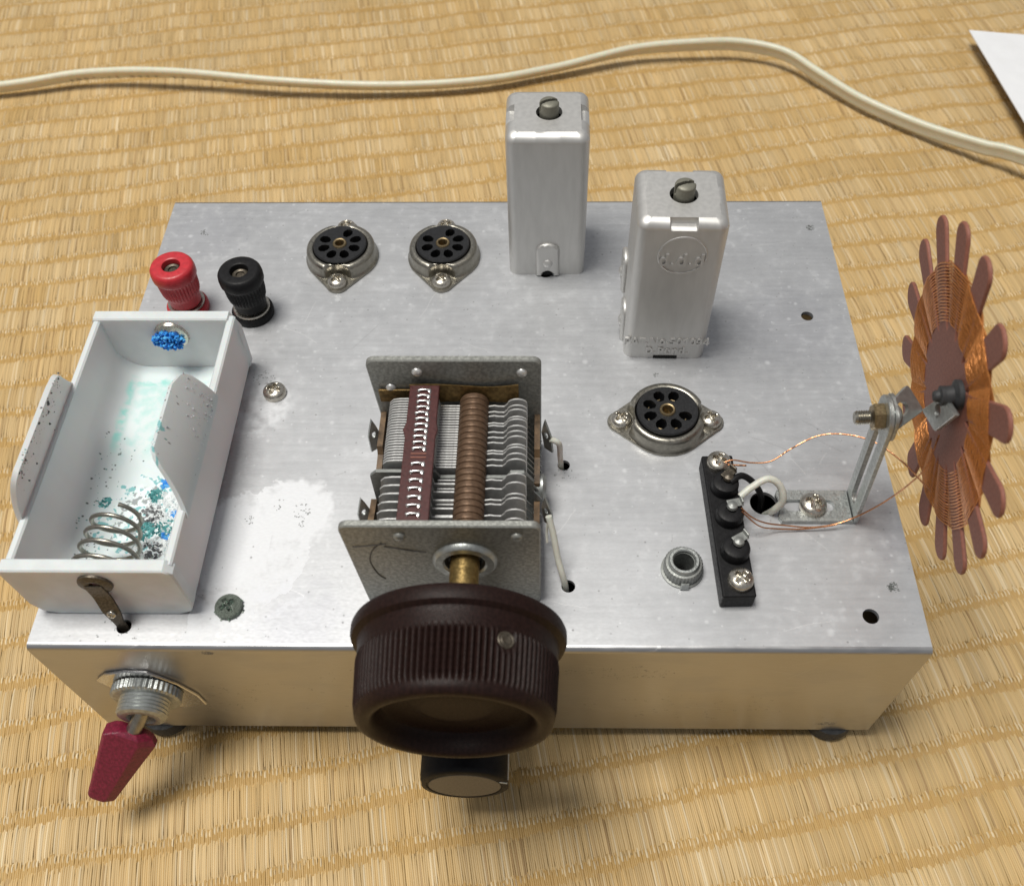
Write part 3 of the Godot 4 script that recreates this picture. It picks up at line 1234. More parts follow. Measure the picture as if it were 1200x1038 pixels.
func binding_post(at: Vector3, m: Material, label: String) -> void:
	var s := Shape.new()
	var t := Transform3D(Basis.from_scale(Vector3(1, 0.93, 1)), at)
	var ridge := func(a: float, r: float, y: float) -> float:
		var k := smoothstep(7.6, 8.4, y) * (1.0 - smoothstep(12.8, 13.4, y))
		return r + k * 0.16 * cos(a * 36.0)
	s.lathe(t, [Vector2(2.0, 3.4), Vector2(4.3, 3.5), Vector2(4.45, 4.4), Vector2(4.5, 6.2), Vector2(4.9, 7.2), Vector2(5.1, 8.0), Vector2(5.2, 9.5), Vector2(5.3, 11.5), Vector2(5.4, 12.9), Vector2(5.6, 13.4), Vector2(5.95, 13.9), Vector2(6.0, 15.4), Vector2(5.85, 16.6), Vector2(5.45, 17.3), Vector2(4.8, 17.6), Vector2(2.9, 17.6), Vector2(2.5, 17.3), Vector2(2.35, 16.6), Vector2(2.35, 11.0), Vector2(0, 11.0)], 144, ridge)
	var root := put("binding_post", s, m, set_, label)
	s = Shape.new()
	s.lathe(t, [Vector2(0, 0.02), Vector2(5.7, 0.02), Vector2(5.8, 0.5), Vector2(5.75, 1.9), Vector2(5.4, 2.3), Vector2(0, 2.3)], 40)
	put("base_collar", s, m, root)
	s = Shape.new()
	s.lathe(t, [Vector2(0, 2.3), Vector2(5.0, 2.3), Vector2(5.1, 2.6), Vector2(5.1, 3.0), Vector2(4.9, 3.2), Vector2(0, 3.2)], 40)
	put("washer", s, M.steel, root)
	s = Shape.new()
	s.lathe(t, [Vector2(0, 15.4), Vector2(1.1, 15.4), Vector2(1.2, 15.9), Vector2(1.75, 16.1), Vector2(2.2, 15.8), Vector2(2.25, 11)], 24)
	put("contact_sleeve", s, M.dark_tag, root)


# ---------------------------------------------------------------- battery tray
func battery_tray() -> void:
	var tm := tray_material()
	# U section, swept from the front wall to the back wall
	var out := PackedVector2Array([Vector2(-99.2, 74.0), Vector2(-99.3, 60.0)])
	var inn := PackedVector2Array()
	for k in 6:
		var a := PI + PI / 2 * k / 5
		out.append(Vector2(-95.0 + 4.3 * cos(a), 59.4 + 4.3 * sin(a)))
	for k in 6:
		var a := -PI / 2 + PI / 2 * k / 5
		out.append(Vector2(-67.4 + 4.0 * cos(a), 59.2 + 4.0 * sin(a)))
	out.append(Vector2(-63.4, 74.0))
	out.append(Vector2(-63.8, 74.4))
	out.append(Vector2(-65.0, 74.4))
	out.append(Vector2(-65.4, 74.0))
	for k in 9:
		var a := -PI / 2 * k / 8
		out.append(Vector2(-72.0 + 6.6 * cos(a), 63.6 + 6.6 * sin(a)))
	for k in 9:
		var a := -PI / 2 - PI / 2 * k / 8
		out.append(Vector2(-90.2 + 7.2 * cos(a), 64.2 + 7.2 * sin(a)))
	out.append(Vector2(-97.4, 74.0))
	out.append(Vector2(-97.8, 74.4))
	out.append(Vector2(-98.8, 74.4))
	var s := Shape.new()
	s.prism(P(0, 0, -7.0), out, 71.5)
	s.planar_uv(-101, -9, 40, 76)
	var root := put("battery_tray", s, tm, set_, "milky white plastic battery tray stained blue and turquoise by leakage", 40.0)
	for e in 2:
		s = Shape.new()
		var z := 63.4 if e == 0 else -8.4
		var w := PackedVector2Array([Vector2(-94.6, 55.1), Vector2(-67.0, 55.1), Vector2(-64.3, 56.3), Vector2(-63.1, 59.0), Vector2(-63.1, 73.4), Vector2(-64.8, 75.0), Vector2(-99.4, 75.0), Vector2(-99.9, 74.0), Vector2(-99.6, 60.0), Vector2(-98.0, 56.6)])
		if e == 1:
			w = PackedVector2Array([Vector2(-96, 55.1), Vector2(-66, 55.1), Vector2(-63.6, 57.0), Vector2(-63.1, 70.0), Vector2(-65.0, 75.0), Vector2(-99.0, 75.0), Vector2(-99.6, 74.0), Vector2(-99.4, 58.0)])
		s.prism(P(0, 0, z), w, 3.2, [], 0.35)
		put("end_wall", s, M.milky_plastic, root, "", 40.0)
	# springy lips that curl in over the cell on both sides
	for f in [1.0, -1.0]:
		var g := []
		for i in 13:
			var u := float(i) / 12
			var x := -64.1 - 4.6 * pow(u, 1.7) if f > 0 else -98.5 + 3.6 * pow(u, 1.8)
			var y := 72.5 + 14.0 * u
			var ease_ := sqrt(1.0 - pow(clampf((u - 0.72) / 0.28, 0, 1), 2.0))
			var z0 := lerpf(18.0, 21.0, u) if f > 0 else lerpf(14.0, 22.0, u)
			var z1 := lerpf(52.0, 45.0, u) if f > 0 else lerpf(54.0, 51.0, u)
			z0 += 5.0 * (1.0 - ease_)
			z1 -= 1.6 * (1.0 - ease_)
			var mid := (z0 + z1) / 2
			var half := (z1 - z0) / 2
			var row := PackedVector3Array()
			for j in 17:
				row.append(Vector3(x, y, mid + half * (j / 8.0 - 1.0)))
			g.append(row)
		s = Shape.new()
		s.sheet(g, 1.1, Vector3(f, 0.2, 0))
		s.planar_uv(-101, -9, 40, 76)
		put("cell_lip", s, tm, root, "", 50.0)
	# spring: a cone of wire standing out from the front wall
	s = Shape.new()
	var p := PackedVector3Array()
	for k in 150:
		var u := k / 149.0
		var a := u * TAU * 4.1 + 0.6
		var r := lerpf(6.9, 4.9, u)
		p.append(Vector3(-80.6 + r * cos(a) - 0.8 * u, 67.6 + r * sin(a) * 0.95, 63.0 - 15.0 * pow(u, 0.9)))
	s.tube(p, 0.52, 8)
	put("spring", s, M.nickel, root, "", 60.0)
	# eyelet and soldering tag on the outside of the front wall
	s = Shape.new()
	s.lathe(along(Vector3(-80.6, 70.0, 66.6), Vector3(0, 0, 1), Vector3.UP), [Vector2(1.1, -0.6), Vector2(1.2, 0.7), Vector2(2.2, 0.95), Vector2(3.6, 0.55), Vector2(3.7, 0.0)], 28)
	put("eyelet", s, M.dark_tag, root)
	s = Shape.new()
	var g2 := []
	for q: Vector3 in curve([Vector3(-81.0, 70.0, 67.2), Vector3(-80.6, 65.5, 67.4), Vector3(-80.0, 61.5, 68.6), Vector3(-79.9, 58.6, 69.0), Vector3(-79.6, 55.6, 69.4), Vector3(-79.4, 52.0, 69.6)], 1.0):
		var wdt := 2.0 if q.y > 61.0 else lerpf(1.2, 2.0, clampf((q.y - 57.0) / 4.0, 0, 1))
		g2.append(PackedVector3Array([q + Vector3(-wdt, 0, 0), q, q + Vector3(wdt, 0, 0)]))
	s.sheet(g2, 0.45, Vector3(0, 0, 1))
	put("solder_tag", s, M.dark_tag, root)
	s = Shape.new()
	s.head(along(Vector3(-80.0, 60.6, 69.3), Vector3(0, 0.4, 1), Vector3.UP), 1.0, 0.7, 0.4)
	put("solder_blob", s, M.steel, root)
	# contact of the back wall under its crust
	s = Shape.new()
	s.lathe(along(Vector3(-80.6, 69.4, -5.2), Vector3(0, 0, 1), Vector3.UP), [Vector2(0, 1.3), Vector2(2.6, 1.2), Vector2(4.1, 0.7), Vector2(4.4, 0)], 28)
	put("contact_plate", s, M.steel, root)
	s = Shape.new()
	s.painted = true
	for k in 420:
		var a := rng.randf() * TAU
		var d := 4.0 * sqrt(rng.randf())
		var q := rng.randf()
		s.paint = Color(0.01, 0.11, 0.45) if q < 0.3 else Color(0.025, 0.27, 0.76) if q < 0.75 else Color(0.10, 0.46, 0.86)
		lump(s, Vector3(-81.4 + cos(a) * d * 1.05, 68.7 + sin(a) * d * 0.75, -3.9 + rng.randf() * rng.randf() * 3.0 * (1.0 - d / 5.5)), rng.randf_range(0.2, 0.6))
	put("blue_crust", s, M.crust, root, "bright blue corrosion crust on the tray contact", 10.0)
	s = Shape.new()
	s.painted = true
	for c in [[-77.9, 27.5, 1.3, 60, 0], [-77.6, 32.3, 1.2, 50, 0], [-74.6, 47.2, 0.9, 26, 0], [-73.4, 41.2, 1.0, 24, 0], [-79.0, 36.0, 1.9, 70, 1], [-79.6, 46.0, 2.4, 90, 1], [-75.0, 45.0, 2.2, 60, 1], [-79.2, 42.0, 3.2, 90, 2], [-76.5, 39.5, 4.4, 240, 3], [-79.0, 50.5, 3.0, 60, 3], [-74.0, 44.0, 3.0, 90, 3], [-91.6, 38.0, 1.5, 26, 1], [-77.0, 52.0, 3.0, 50, 2], [-73.6, 30.0, 1.8, 40, 1], [-73.0, 36.0, 2.4, 60, 3], [-72.6, 50.0, 2.6, 60, 3], [-76.0, 22.0, 1.5, 30, 1]]:
		for k in int(c[3]):
			var a := rng.randf() * TAU
			var d: float = c[2] * sqrt(rng.randf())
			var q := rng.randf()
			match int(c[4]):
				0: s.paint = Color(0.02, 0.25, 0.75).lerp(Color(0.2, 0.55, 0.85), q)
				1: s.paint = Color(0.03, 0.16, 0.17).lerp(Color(0.16, 0.45, 0.45), q)
				2: s.paint = Color(0.05, 0.055, 0.06).lerp(Color(0.3, 0.31, 0.32), q)
				3: s.paint = Color(0.7, 0.74, 0.76).lerp(Color(0.85, 0.88, 0.88), q)
			var x: float = c[0] + cos(a) * d
			var lift := 0.0 if x < -72.0 else (x + 72.0) * 0.6
			lump(s, Vector3(x, 57.05 + lift + rng.randf() * 0.4 * (1.0 - d / (float(c[2]) + 0.1)), c[1] + sin(a) * d), rng.randf_range(0.2, 0.7))
	# grime along the edge of the left lip
	for k in 90:
		var u := pow(rng.randf(), 0.4)
		var x := -98.5 + 3.6 * pow(u, 1.8)
		s.paint = Color(0.03, 0.035, 0.035).lerp(Color(0.35, 0.36, 0.35), rng.randf() * 0.7)
		lump(s, Vector3(x + 0.05, 72.5 + 14.0 * u, rng.randf_range(21.0, 51.0)), 0.07 + 0.45 * pow(rng.randf(), 3.0))
	for k in 80:
		var u := rng.randf_range(0.1, 0.95)
		s.paint = Color(0.3, 0.31, 0.33).lerp(Color(0.5, 0.5, 0.52), rng.randf())
		lump(s, Vector3(-64.1 - 4.6 * pow(u, 1.7) + 1.12, 72.5 + 14.0 * u, 21.0 + rng.randf() * rng.randf() * 22.0), rng.randf_range(0.12, 0.4))
	put("leak_crust", s, M.crust, root, "turquoise, white and black crust on the tray floor", 10.0)


# ---------------------------------------------------------------- tuning capacitor
func capacitor() -> void:
	var s := Shape.new()
	var face := func(x0: float, x1: float, y1: float) -> PackedVector2Array:
		var o := PackedVector2Array([Vector2(x0 + 1.0, TOP + 0.05), Vector2(x1, TOP + 0.05)])
		for k in 5:
			o.append(Vector2(x1 - 2.0, y1 - 2.0) + Vector2.from_angle(PI / 2 * k / 4) * 2.0)
		for k in 5:
			o.append(Vector2(x0 - 0.6 + 2.0, y1 - 2.0) + Vector2.from_angle(PI / 2 + PI / 2 * k / 4) * 2.0)
		return o
	s.prism(P(0, 0, 61.2), face.call(-25.9, 14.2, 87.4), 1.7, [circle(Vector2(-1.7, 74.0), 4.4, 32)], 0.3)
	var root := put("tuning_capacitor", s, M.cast_grey, set_, "two-gang variable tuning capacitor with grey end plates", 40.0)
	s = Shape.new()
	s.prism(P(0, 0, 18.6), face.call(-24.8, 14.2, 88.4), 1.7, [], 0.3)
	put("rear_plate", s, M.cast_grey, root, "", 40.0)
	# bearing ring round the shaft
	s = Shape.new()
	s.lathe(along(Vector3(-1.7, 74.0, 62.6), Vector3(0, 0, 1), Vector3.UP), [Vector2(4.3, -1.0), Vector2(4.3, 1.1), Vector2(4.7, 1.5), Vector2(6.2, 1.5), Vector2(6.8, 0.9), Vector2(6.9, 0.2)], 44)
	put("bearing_ring", s, M.zinc, root)
	s = Shape.new()
	s.lathe(along(Vector3(-1.7, 74.0, 0), Vector3(0, 0, 1), Vector3.UP), [Vector2(0, 58), Vector2(3.1, 58), Vector2(3.1, 82), Vector2(0, 82)], 32)
	put("brass_shaft", s, M.brass, root)
	# rotor spindle: a stack of spacers
	s = Shape.new()
	var prof := [Vector2(0, 22.0)]
	for k in 23:
		var z := 22.0 + k * 1.62
		prof.append(Vector2(3.05, z))
		prof.append(Vector2(3.32, z + 0.16))
		prof.append(Vector2(3.4, z + 0.36))
		prof.append(Vector2(3.4, z + 1.22))
		prof.append(Vector2(3.32, z + 1.42))
		prof.append(Vector2(3.05, z + 1.58))
	prof.append(Vector2(0, 59.3))
	s.lathe(along(Vector3(-1.3, 76.2, 0), Vector3(0, 0, 1), Vector3.UP), prof, 32)
	put("spindle", s, M.copper_spacer, root, "", 32.0)
	# plates: one shape of each kind, shared by all
	var fixed := Shape.new()
	fixed.prism(P(0, 0, -0.18), PackedVector2Array([Vector2(-20.8, 58), Vector2(-5.4, 58), Vector2(-4.6, 77.0), Vector2(-9.0, 77.0), Vector2(-9.2, 79.6), Vector2(-18.0, 79.6), Vector2(-19.6, 79.3), Vector2(-20.6, 78.2), Vector2(-20.8, 76.5)]), 0.36)
	var fixed_mesh := fixed.mesh()
	var turning := Shape.new()
	var o := PackedVector2Array()
	for p: Vector2 in [Vector2(-4.6, 76.2), Vector2(-5.4, 76.2), Vector2(-8.5, 76.2), Vector2(-8.0, 68), Vector2(-4, 62.5), Vector2(1, 60.5), Vector2(6, 61.5), Vector2(9.6, 65), Vector2(11.0, 70)]:
		o.append(p)
	for k in 9:
		o.append(Vector2(8.7, 77.2) + Vector2.from_angle(-0.2 + (PI + 0.2) * k / 8) * Vector2(2.3, 1.7))
	for p: Vector2 in [Vector2(5.6, 76.2), Vector2(4.2, 76.3), Vector2(3.4, 76.5), Vector2(2.0, 76.2)]:
		o.append(p)
	turning.prism(P(0, 0, -0.2), o, 0.4, [], 0.08)
	var turning_mesh := turning.mesh()
	var spots := []
	for k in 12:
		spots.append([23.6 + k * 1.5, k < 11])
	for k in 8:
		spots.append([44.6 + k * 2.12, k < 8])
	for q in spots:
		var a := put("rotor_plate", turning_mesh, M.plate_metal, root)
		a.position.z = q[0] * MM
		a.rotation.x = rng.randfn(0.0, 0.003)
		for e in ([0.4, 1.12] if q[0] < 43.0 else [1.05]):
			var b := put("fixed_plate", fixed_mesh, M.plate_metal, root)
			b.position.z = (q[0] + e) * MM
	# comb of rounded edges beyond the rotor, seen at the right
	for q in spots:
		s = Shape.new()
		s.box(Transform3D(Basis(Vector3(0, 0, 1), 0.5), Vector3(11.4, 67.2, q[0] + 0.75)), Vector3(1.9, 9.0, 0.4), 0.1, 1)
		put("trimmer_vane", s, M.zinc, root)
	s = Shape.new()
	s.prism(P(0, 0, 42.4), PackedVector2Array([Vector2(-23.5, 56), Vector2(12.6, 56), Vector2(12.6, 74), Vector2(10.5, 77.5), Vector2(7.5, 77.5), Vector2(6.5, 75.6), Vector2(3, 75.6), Vector2(-8, 75.6), Vector2(-9, 77.8), Vector2(-22.0, 77.8), Vector2(-23.5, 76.2)]), 0.8)
	put("shield_plate", s, M.dull_grey_metal, root)
	# maroon board over the fixed plates and the solder joints along it
	s = Shape.new()
	var bd := PackedVector2Array([Vector2(-15.6, -60.9), Vector2(-8.9, -60.9), Vector2(-8.9, -37), Vector2(-8.5, -35), Vector2(-8.9, -33), Vector2(-8.9, -22.4), Vector2(-15.6, -22.4), Vector2(-15.6, -33), Vector2(-16.2, -35), Vector2(-15.6, -37)])
	s.prism(Transform3D(Basis(Vector3(1, 0, 0), Vector3(0, 0, -1), Vector3(0, 1, 0)), Vector3(0, 81.2, 0)), bd, 1.3, [], 0.15)
	put("maroon_board", s, M.maroon_board, root)
	var pad := Shape.new()
	pad.tube(PackedVector3Array([Vector3(-1.2, 0.3, -0.1), Vector3(-0.4, 0.42, -0.16), Vector3(0.4, 0.42, -0.16), Vector3(1.2, 0.3, -0.1)]), 0.26, 7)
	lump(pad, Vector3(-1.2, 0.3, 0.0), 0.5)
	lump(pad, Vector3(-1.25, 0.15, 0.3), 0.4)
	lump(pad, Vector3(1.2, 0.3, 0.0), 0.5)
	lump(pad, Vector3(1.25, 0.15, 0.3), 0.4)
	var pad_mesh := pad.mesh(70.0)
	for k in 19:
		var z := 24.2 + k * 1.62 if k < 11 else 44.4 + (k - 11) * 2.12
		var a := put("solder_joint", pad_mesh, M.solder, root)
		a.position = Vector3(-12.3 + rng.randfn(0, 0.06), 82.5, z) * MM
	s = Shape.new()
	for z in [41.6, 42.6]:
		s.box(P(-12.2, 82.55, z), Vector3(3.4, 0.3, 0.3), 0.1, 1)
	put("board_key", s, M.fibre_brown, root)
	# side plates of brown board, notched in the middle, with four pointed solder tags
	for f in [-1.0, 1.0]:
		var x := -24.2 if f < 0 else 12.6
		var h := 70.0 if f < 0 else 69.0
		s = Shape.new()
		s.prism(Transform3D(Basis(Vector3(0, 0, -1), Vector3(0, 1, 0), Vector3(1, 0, 0)), Vector3(x, 0, 0)), PackedVector2Array([Vector2(-61.2, TOP + 0.1), Vector2(-20.3, TOP + 0.1), Vector2(-20.3, h), Vector2(-30.5, h), Vector2(-31.5, h - 2.0), Vector2(-38.5, h - 2.5), Vector2(-39.5, h - 7), Vector2(-43.5, h - 7), Vector2(-44.5, h - 1), Vector2(-51, h), Vector2(-61.2, h)]), 1.3)
		put("side_board", s, M.phenolic, root)
		for z in ([26.0, 47.6] if f < 0 else [26.6, 47.6]):
			var b := Transform3D(Basis(Vector3(0, 0, -1), Vector3(0, 1, 0), Vector3(1, 0, 0)), Vector3(-25.9 if f < 0 else 15.6, 66.5, z)) * Transform3D(Basis(Vector3.UP, 0.9 * f) * Basis(Vector3.RIGHT, -0.12 * f), Vector3.ZERO)
			s = Shape.new()
			s.prism(b, PackedVector2Array([Vector2(-1.3, -4), Vector2(1.3, -4), Vector2(1.5, 3), Vector2(0.9, 6), Vector2(0.0, 9.6), Vector2(-0.9, 6), Vector2(-1.5, 3)]), 0.5, [pill(Vector2(0, 2.2), Vector2(0, 3.6), 0.5, 5)], 0.1)
			put("solder_tag", s, M.zinc, root)
	s = Shape.new()
	s.lathe(along(Vector3(14.0, 62.5, 37.0), Vector3(1, 0, 0)), [Vector2(3.4, -1), Vector2(3.4, 0.6), Vector2(2.6, 1.4), Vector2(0, 1.6)], 28)
	put("trimmer_cap", s, M.zinc, root)
	# bronze leaf spring in front of the rear plate
	s = Shape.new()
	var g := []
	for k in 21:
		var u := k / 20.0
		var x := lerpf(-16.0, 9.0, u)
		var w := sin(u * TAU) * 0.5
		g.append(PackedVector3Array([Vector3(x, 76.0, 21.4 + absf(u - 0.55) * 1.4), Vector3(x, 81.6 - absf(sin(u * PI)) * 0.9 + w, 20.9 + absf(u - 0.55) * 1.0)]))
	s.sheet(g, 0.35, Vector3(0, 0, 1))
	s.box(P(-19.0, 77.0, 20.9), Vector3(9.0, 4.2, 0.5), 0.1, 1)
	put("leaf_spring", s, M.bronze_spring, root)
	for q: Vector3 in [Vector3(-14.0, 84.6, 20.3), Vector3(9.8, 84.4, 20.3), Vector3(-20.6, 79.2, 20.4), Vector3(-14.4, 83.6, 62.9), Vector3(9.4, 83.6, 62.9)]:
		s = Shape.new()
		s.lathe(along(q, Vector3(0, 0, 1), Vector3.UP), [Vector2(1.25, 0), Vector2(1.15, 0.35), Vector2(0.8, 0.65), Vector2(0, 0.75)], 18)
		put("rivet", s, M.plate_metal if q.z < 30 else M.cast_grey, root)
	# pencil marks on the front plate
	s = Shape.new()
	for l: Array in [[Vector3(-24.5, 79.4, 62.93), Vector3(-21.5, 79.8, 62.93), Vector3(-17.5, 80.6, 62.93)], [Vector3(-18.4, 81.0, 62.93), Vector3(-20.6, 78.0, 62.93), Vector3(-21.8, 73.4, 62.93), Vector3(-21.0, 68.0, 62.93), Vector3(-19.6, 65.6, 62.93)], [Vector3(-18.0, 79.6, 62.93), Vector3(-13.0, 78.0, 62.93), Vector3(-9.6, 77.2, 62.93)]]:
		s.tube(curve(l, 0.5), 0.16, 5)
	put("pencil_mark", s, M.pencil, root)


# ---------------------------------------------------------------- knobs and switch
func tuning_knob() -> void:
	var t := along(Vector3(-2.0, 73.9, 0), Vector3(0, 0, 1), Vector3.UP)
	var prof := [Vector2(3.1, 79.0), Vector2(20.6, 79.0), Vector2(21.3, 79.4), Vector2(21.6, 80.1), Vector2(21.6, 81.6), Vector2(21.3, 82.4), Vector2(20.7, 82.8), Vector2(20.2, 83.1), Vector2(20.0, 83.6), Vector2(19.9, 84.6), Vector2(19.85, 86.0)]
	for k in 14:
		prof.append(Vector2(lerpf(19.85, 19.2, k / 13.0), 86.4 + k * 0.78))
	prof.append_array([Vector2(19.2, 97.2), Vector2(19.0, 98.0), Vector2(18.5, 98.7), Vector2(17.8, 99.1), Vector2(17.0, 99.2), Vector2(16.2, 99.0), Vector2(15.6, 98.4), Vector2(15.1, 97.2), Vector2(14.8, 95.9), Vector2(14.2, 95.1), Vector2(12.8, 94.7), Vector2(9.0, 94.6), Vector2(7.6, 95.0), Vector2(6.0, 95.4), Vector2(0, 95.5)])
	var hole_at := 0.49
	var ridge := func(a: float, r: float, y: float) -> float:
		if r < 18.9:
			return r
		var k := smoothstep(86.4, 87.4, y) * (1.0 - smoothstep(96.2, 96.9, y))
		var w := pow(absf(cos(a * 51.0)), 0.9)
		var rr := r - 0.1 + k * (w * 0.75 - 0.5)
		# clear round the set-screw
		var d := Vector2(wrapf(a - (PI / 2 + 0.55), -PI, PI) * 19.6, y - 88.4).length()
		if d < 2.5:
			rr = lerpf(19.2, rr, smoothstep(1.7, 2.5, d))
		return rr
	var s := Shape.new()
	s.lathe(t, prof, 816, ridge)
	var root := put("tuning_knob", s, M.bakelite, set_, "large dark brown ribbed tuning knob with a flange", 34.0)
	s = Shape.new()
	var a := 0.55
	var out := Vector3(sin(a), cos(a), 0)
	s.lathe(along(Vector3(-2.0, 73.9, 88.4) + out * 19.0, out), [Vector2(0, 0.34), Vector2(0.5, 0.25), Vector2(0.9, 0.4), Vector2(1.2, 0.25), Vector2(1.55, 0.42), Vector2(1.75, 0.2), Vector2(1.8, -0.5)], 28)
	put("set_screw", s, M.dark_tag, root)


func lower_knob() -> void:
	var t := along(Vector3(-3.2, 29.0, 0), Vector3(0, 0, 1), Vector3.UP)
	var s := Shape.new()
	var flat := func(ang: float, r: float, y: float) -> float:
		if r < 10.0 or y < 82.0:
			return r
		return minf(r, 9.9 / maxf(0.05, absf(cos(ang)))) if absf(cos(ang)) > 0.7 else r
	s.lathe(t, [Vector2(0, 77.0), Vector2(11.2, 77.0), Vector2(11.5, 77.4), Vector2(11.5, 80.0), Vector2(11.0, 81.0), Vector2(10.8, 83.0), Vector2(10.8, 95.8), Vector2(10.5, 96.6), Vector2(9.9, 97.0), Vector2(8.9, 97.1), Vector2(8.6, 96.8), Vector2(0, 96.8)], 96, flat)
	var root := put("lower_knob", s, M.black_plastic, set_, "small black knob with a beige disc under the tuning knob")
	s = Shape.new()
	s.lathe(t, [Vector2(0, 97.15), Vector2(8.0, 97.15), Vector2(8.3, 97.05), Vector2(8.35, 96.7)], 48)
	put("beige_disc", s, M.inlay, root)
	s = Shape.new()
	s.tube(PackedVector3Array([Vector3(6.75, 31.2, 84), Vector3(6.75, 31.2, 96.2)]), 0.22, 6)
	s.tube(PackedVector3Array([Vector3(6.6, 31.4, 97.0), Vector3(5.0, 32.6, 97.12)]), 0.2, 6)
	put("index_line", s, M.white_wire, root)
	s = Shape.new()
	s.lathe(t, [Vector2(0, 75.0), Vector2(6.0, 75.0), Vector2(6.0, 77.2), Vector2(0, 77.2)], 24)
	put("control_nut", s, M.zinc, root)


func toggle() -> void:
	var c := Vector3(-80.0, 33.2, 75.0)
	var s := Shape.new()
	s.prism(P(0, 0, 75.05), PackedVector2Array([Vector2(-90.6, 38.2), Vector2(-87.4, 41.8), Vector2(-82.0, 43.6), Vector2(-77.0, 43.0), Vector2(-72.0, 36.0), Vector2(-69.4, 28.8), Vector2(-69.0, 23.0), Vector2(-75.0, 21.0), Vector2(-83.0, 24.0), Vector2(-88.0, 32.0)]), 0.8, [], 0.2)
	var root := put("toggle_switch", s, M.chrome, set_, "toggle switch with a dark red lever on the front panel")
	var t := along(Vector3(c.x, c.y, 0), Vector3(0, 0, 1), Vector3.UP)
	var knurl := func(a: float, r: float, y: float) -> float:
		return r + (0.16 * cos(a * 40.0) if r > 7.5 else 0.0)
	s = Shape.new()
	s.lathe(t, [Vector2(0, 75.9), Vector2(7.4, 75.9), Vector2(8.0, 76.2), Vector2(8.0, 78.3), Vector2(7.4, 78.7), Vector2(5.0, 78.7)], 240, knurl)
	put("knurled_nut", s, M.zinc, root, "", 30.0)
	s = Shape.new()
	var prof := [Vector2(0, 78.0)]
	for k in 5:
		prof.append(Vector2(5.6, 78.2 + k * 0.9))
		prof.append(Vector2(5.9, 78.65 + k * 0.9))
	prof.append_array([Vector2(5.5, 82.8), Vector2(4.6, 83.2), Vector2(3.4, 83.2), Vector2(2.6, 82.4), Vector2(0, 82.2)])
	s.lathe(t, prof, 48)
	put("threaded_bush", s, M.zinc, root, "", 20.0)
	# lever: a short neck and the red faceted cover
	var a := Vector3(-80.2, 33.0, 81.8)
	var tip := Vector3(-93.0, 15.2, 96.6)
	var d := (tip - a).normalized()
	s = Shape.new()
	s.tube(PackedVector3Array([a - d, a + d * 6.5]), 1.8, 16)
	put("lever_neck", s, M.nickel, root)
	var side := Vector3(0, 0, 1).cross(d)
	side = (Vector3(1, -0.28, 0) - d * Vector3(1, -0.28, 0).dot(d)).normalized()
	var up := side.cross(d).normalized()
	if up.y < 0.0:
		up = -up
	var len_ := a.distance_to(tip)
	var rings := []
	for q in [[5.0, 2.8, 1.8], [5.3, 3.6, 2.2], [6.0, 4.9, 2.6], [7.2, 6.2, 2.5], [8.0, 6.1, 2.5], [len_ * 0.6, 4.8, 2.0], [len_ - 1.0, 3.3, 1.5], [len_ - 0.3, 3.0, 1.3], [len_, 2.3, 1.2]]:
		var e := a + d * float(q[0])
		var w: float = q[1]
		var h: float = q[2]
		var b := minf(0.5, h * 0.3)
		var ring := PackedVector3Array()
		for p: Vector2 in [Vector2(w - b, -h), Vector2(w, -h + b), Vector2(w, h * 0.1), Vector2(w * 0.45, h * 0.92), Vector2(w * 0.36, h), Vector2(-w + b * 2.0, h), Vector2(-w + b, h - b * 0.4), Vector2(-w, h - b * 1.6), Vector2(-w, -h + b), Vector2(-w + b, -h)]:
			ring.append(e + side * p.x + up * p.y)
		rings.append(ring)
	s = Shape.new()
	s.loft(rings)
	put("lever_cover", s, M.lever_plastic, root, "", 32.0)


# ---------------------------------------------------------------- terminal strip, jack
func terminal_strip() -> void:
	var t := Transform3D(Basis(Vector3.UP, 0.03), Vector3(57.6, TOP, 45.0))
	var s := Shape.new()
	s.box(t * P(0, 2.6, 0), Vector3(7.6, 5.2, 38.4), 0.5, 2)
	var root := put("terminal_strip", s, M.black_plastic, set_, "black terminal strip with three solder posts and two screws")
	for k in 3:
		var z: float = [-9.6, -1.4, 8.0][k]
		s = Shape.new()
		s.lathe(t * P(0.4, 0, z), [Vector2(3.3, 5.0), Vector2(3.25, 7.2), Vector2(3.0, 8.0), Vector2(2.4, 8.3), Vector2(1.2, 8.3), Vector2(1.1, 8.0), Vector2(0, 8.0)], 32)
		put("solder_post", s, M.black_plastic, root)
		s = Shape.new()
		var b := t * Transform3D(Basis(Vector3.UP, [0.7, 0.2, 0.5][k]), Vector3(1.2, 0, z - 1.2))
		s.box(b * P(0.4, 8.7, -0.4), Vector3(3.6, 0.5, 2.2), 0.2, 1)
		s.box(b * P(1.9, 9.3, -0.5), Vector3(0.5, 1.6, 2.0), 0.2, 1)
		s.lathe(b * P(-0.5, 8.6, 0.3), [Vector2(1.3, 0), Vector2(1.1, 0.7), Vector2(0.4, 1.0), Vector2(0, 1.0)], 16)
		put("tag", s, M.dark_tag if k == 0 else M.dull_grey_metal, root)
	screw(t * Vector3(0.0, 5.2, -16.6), 2.9, 2.4, root, 0.4)
	screw(t * Vector3(0.6, 5.2, 15.4), 2.9, 2.4, root, 0.75)


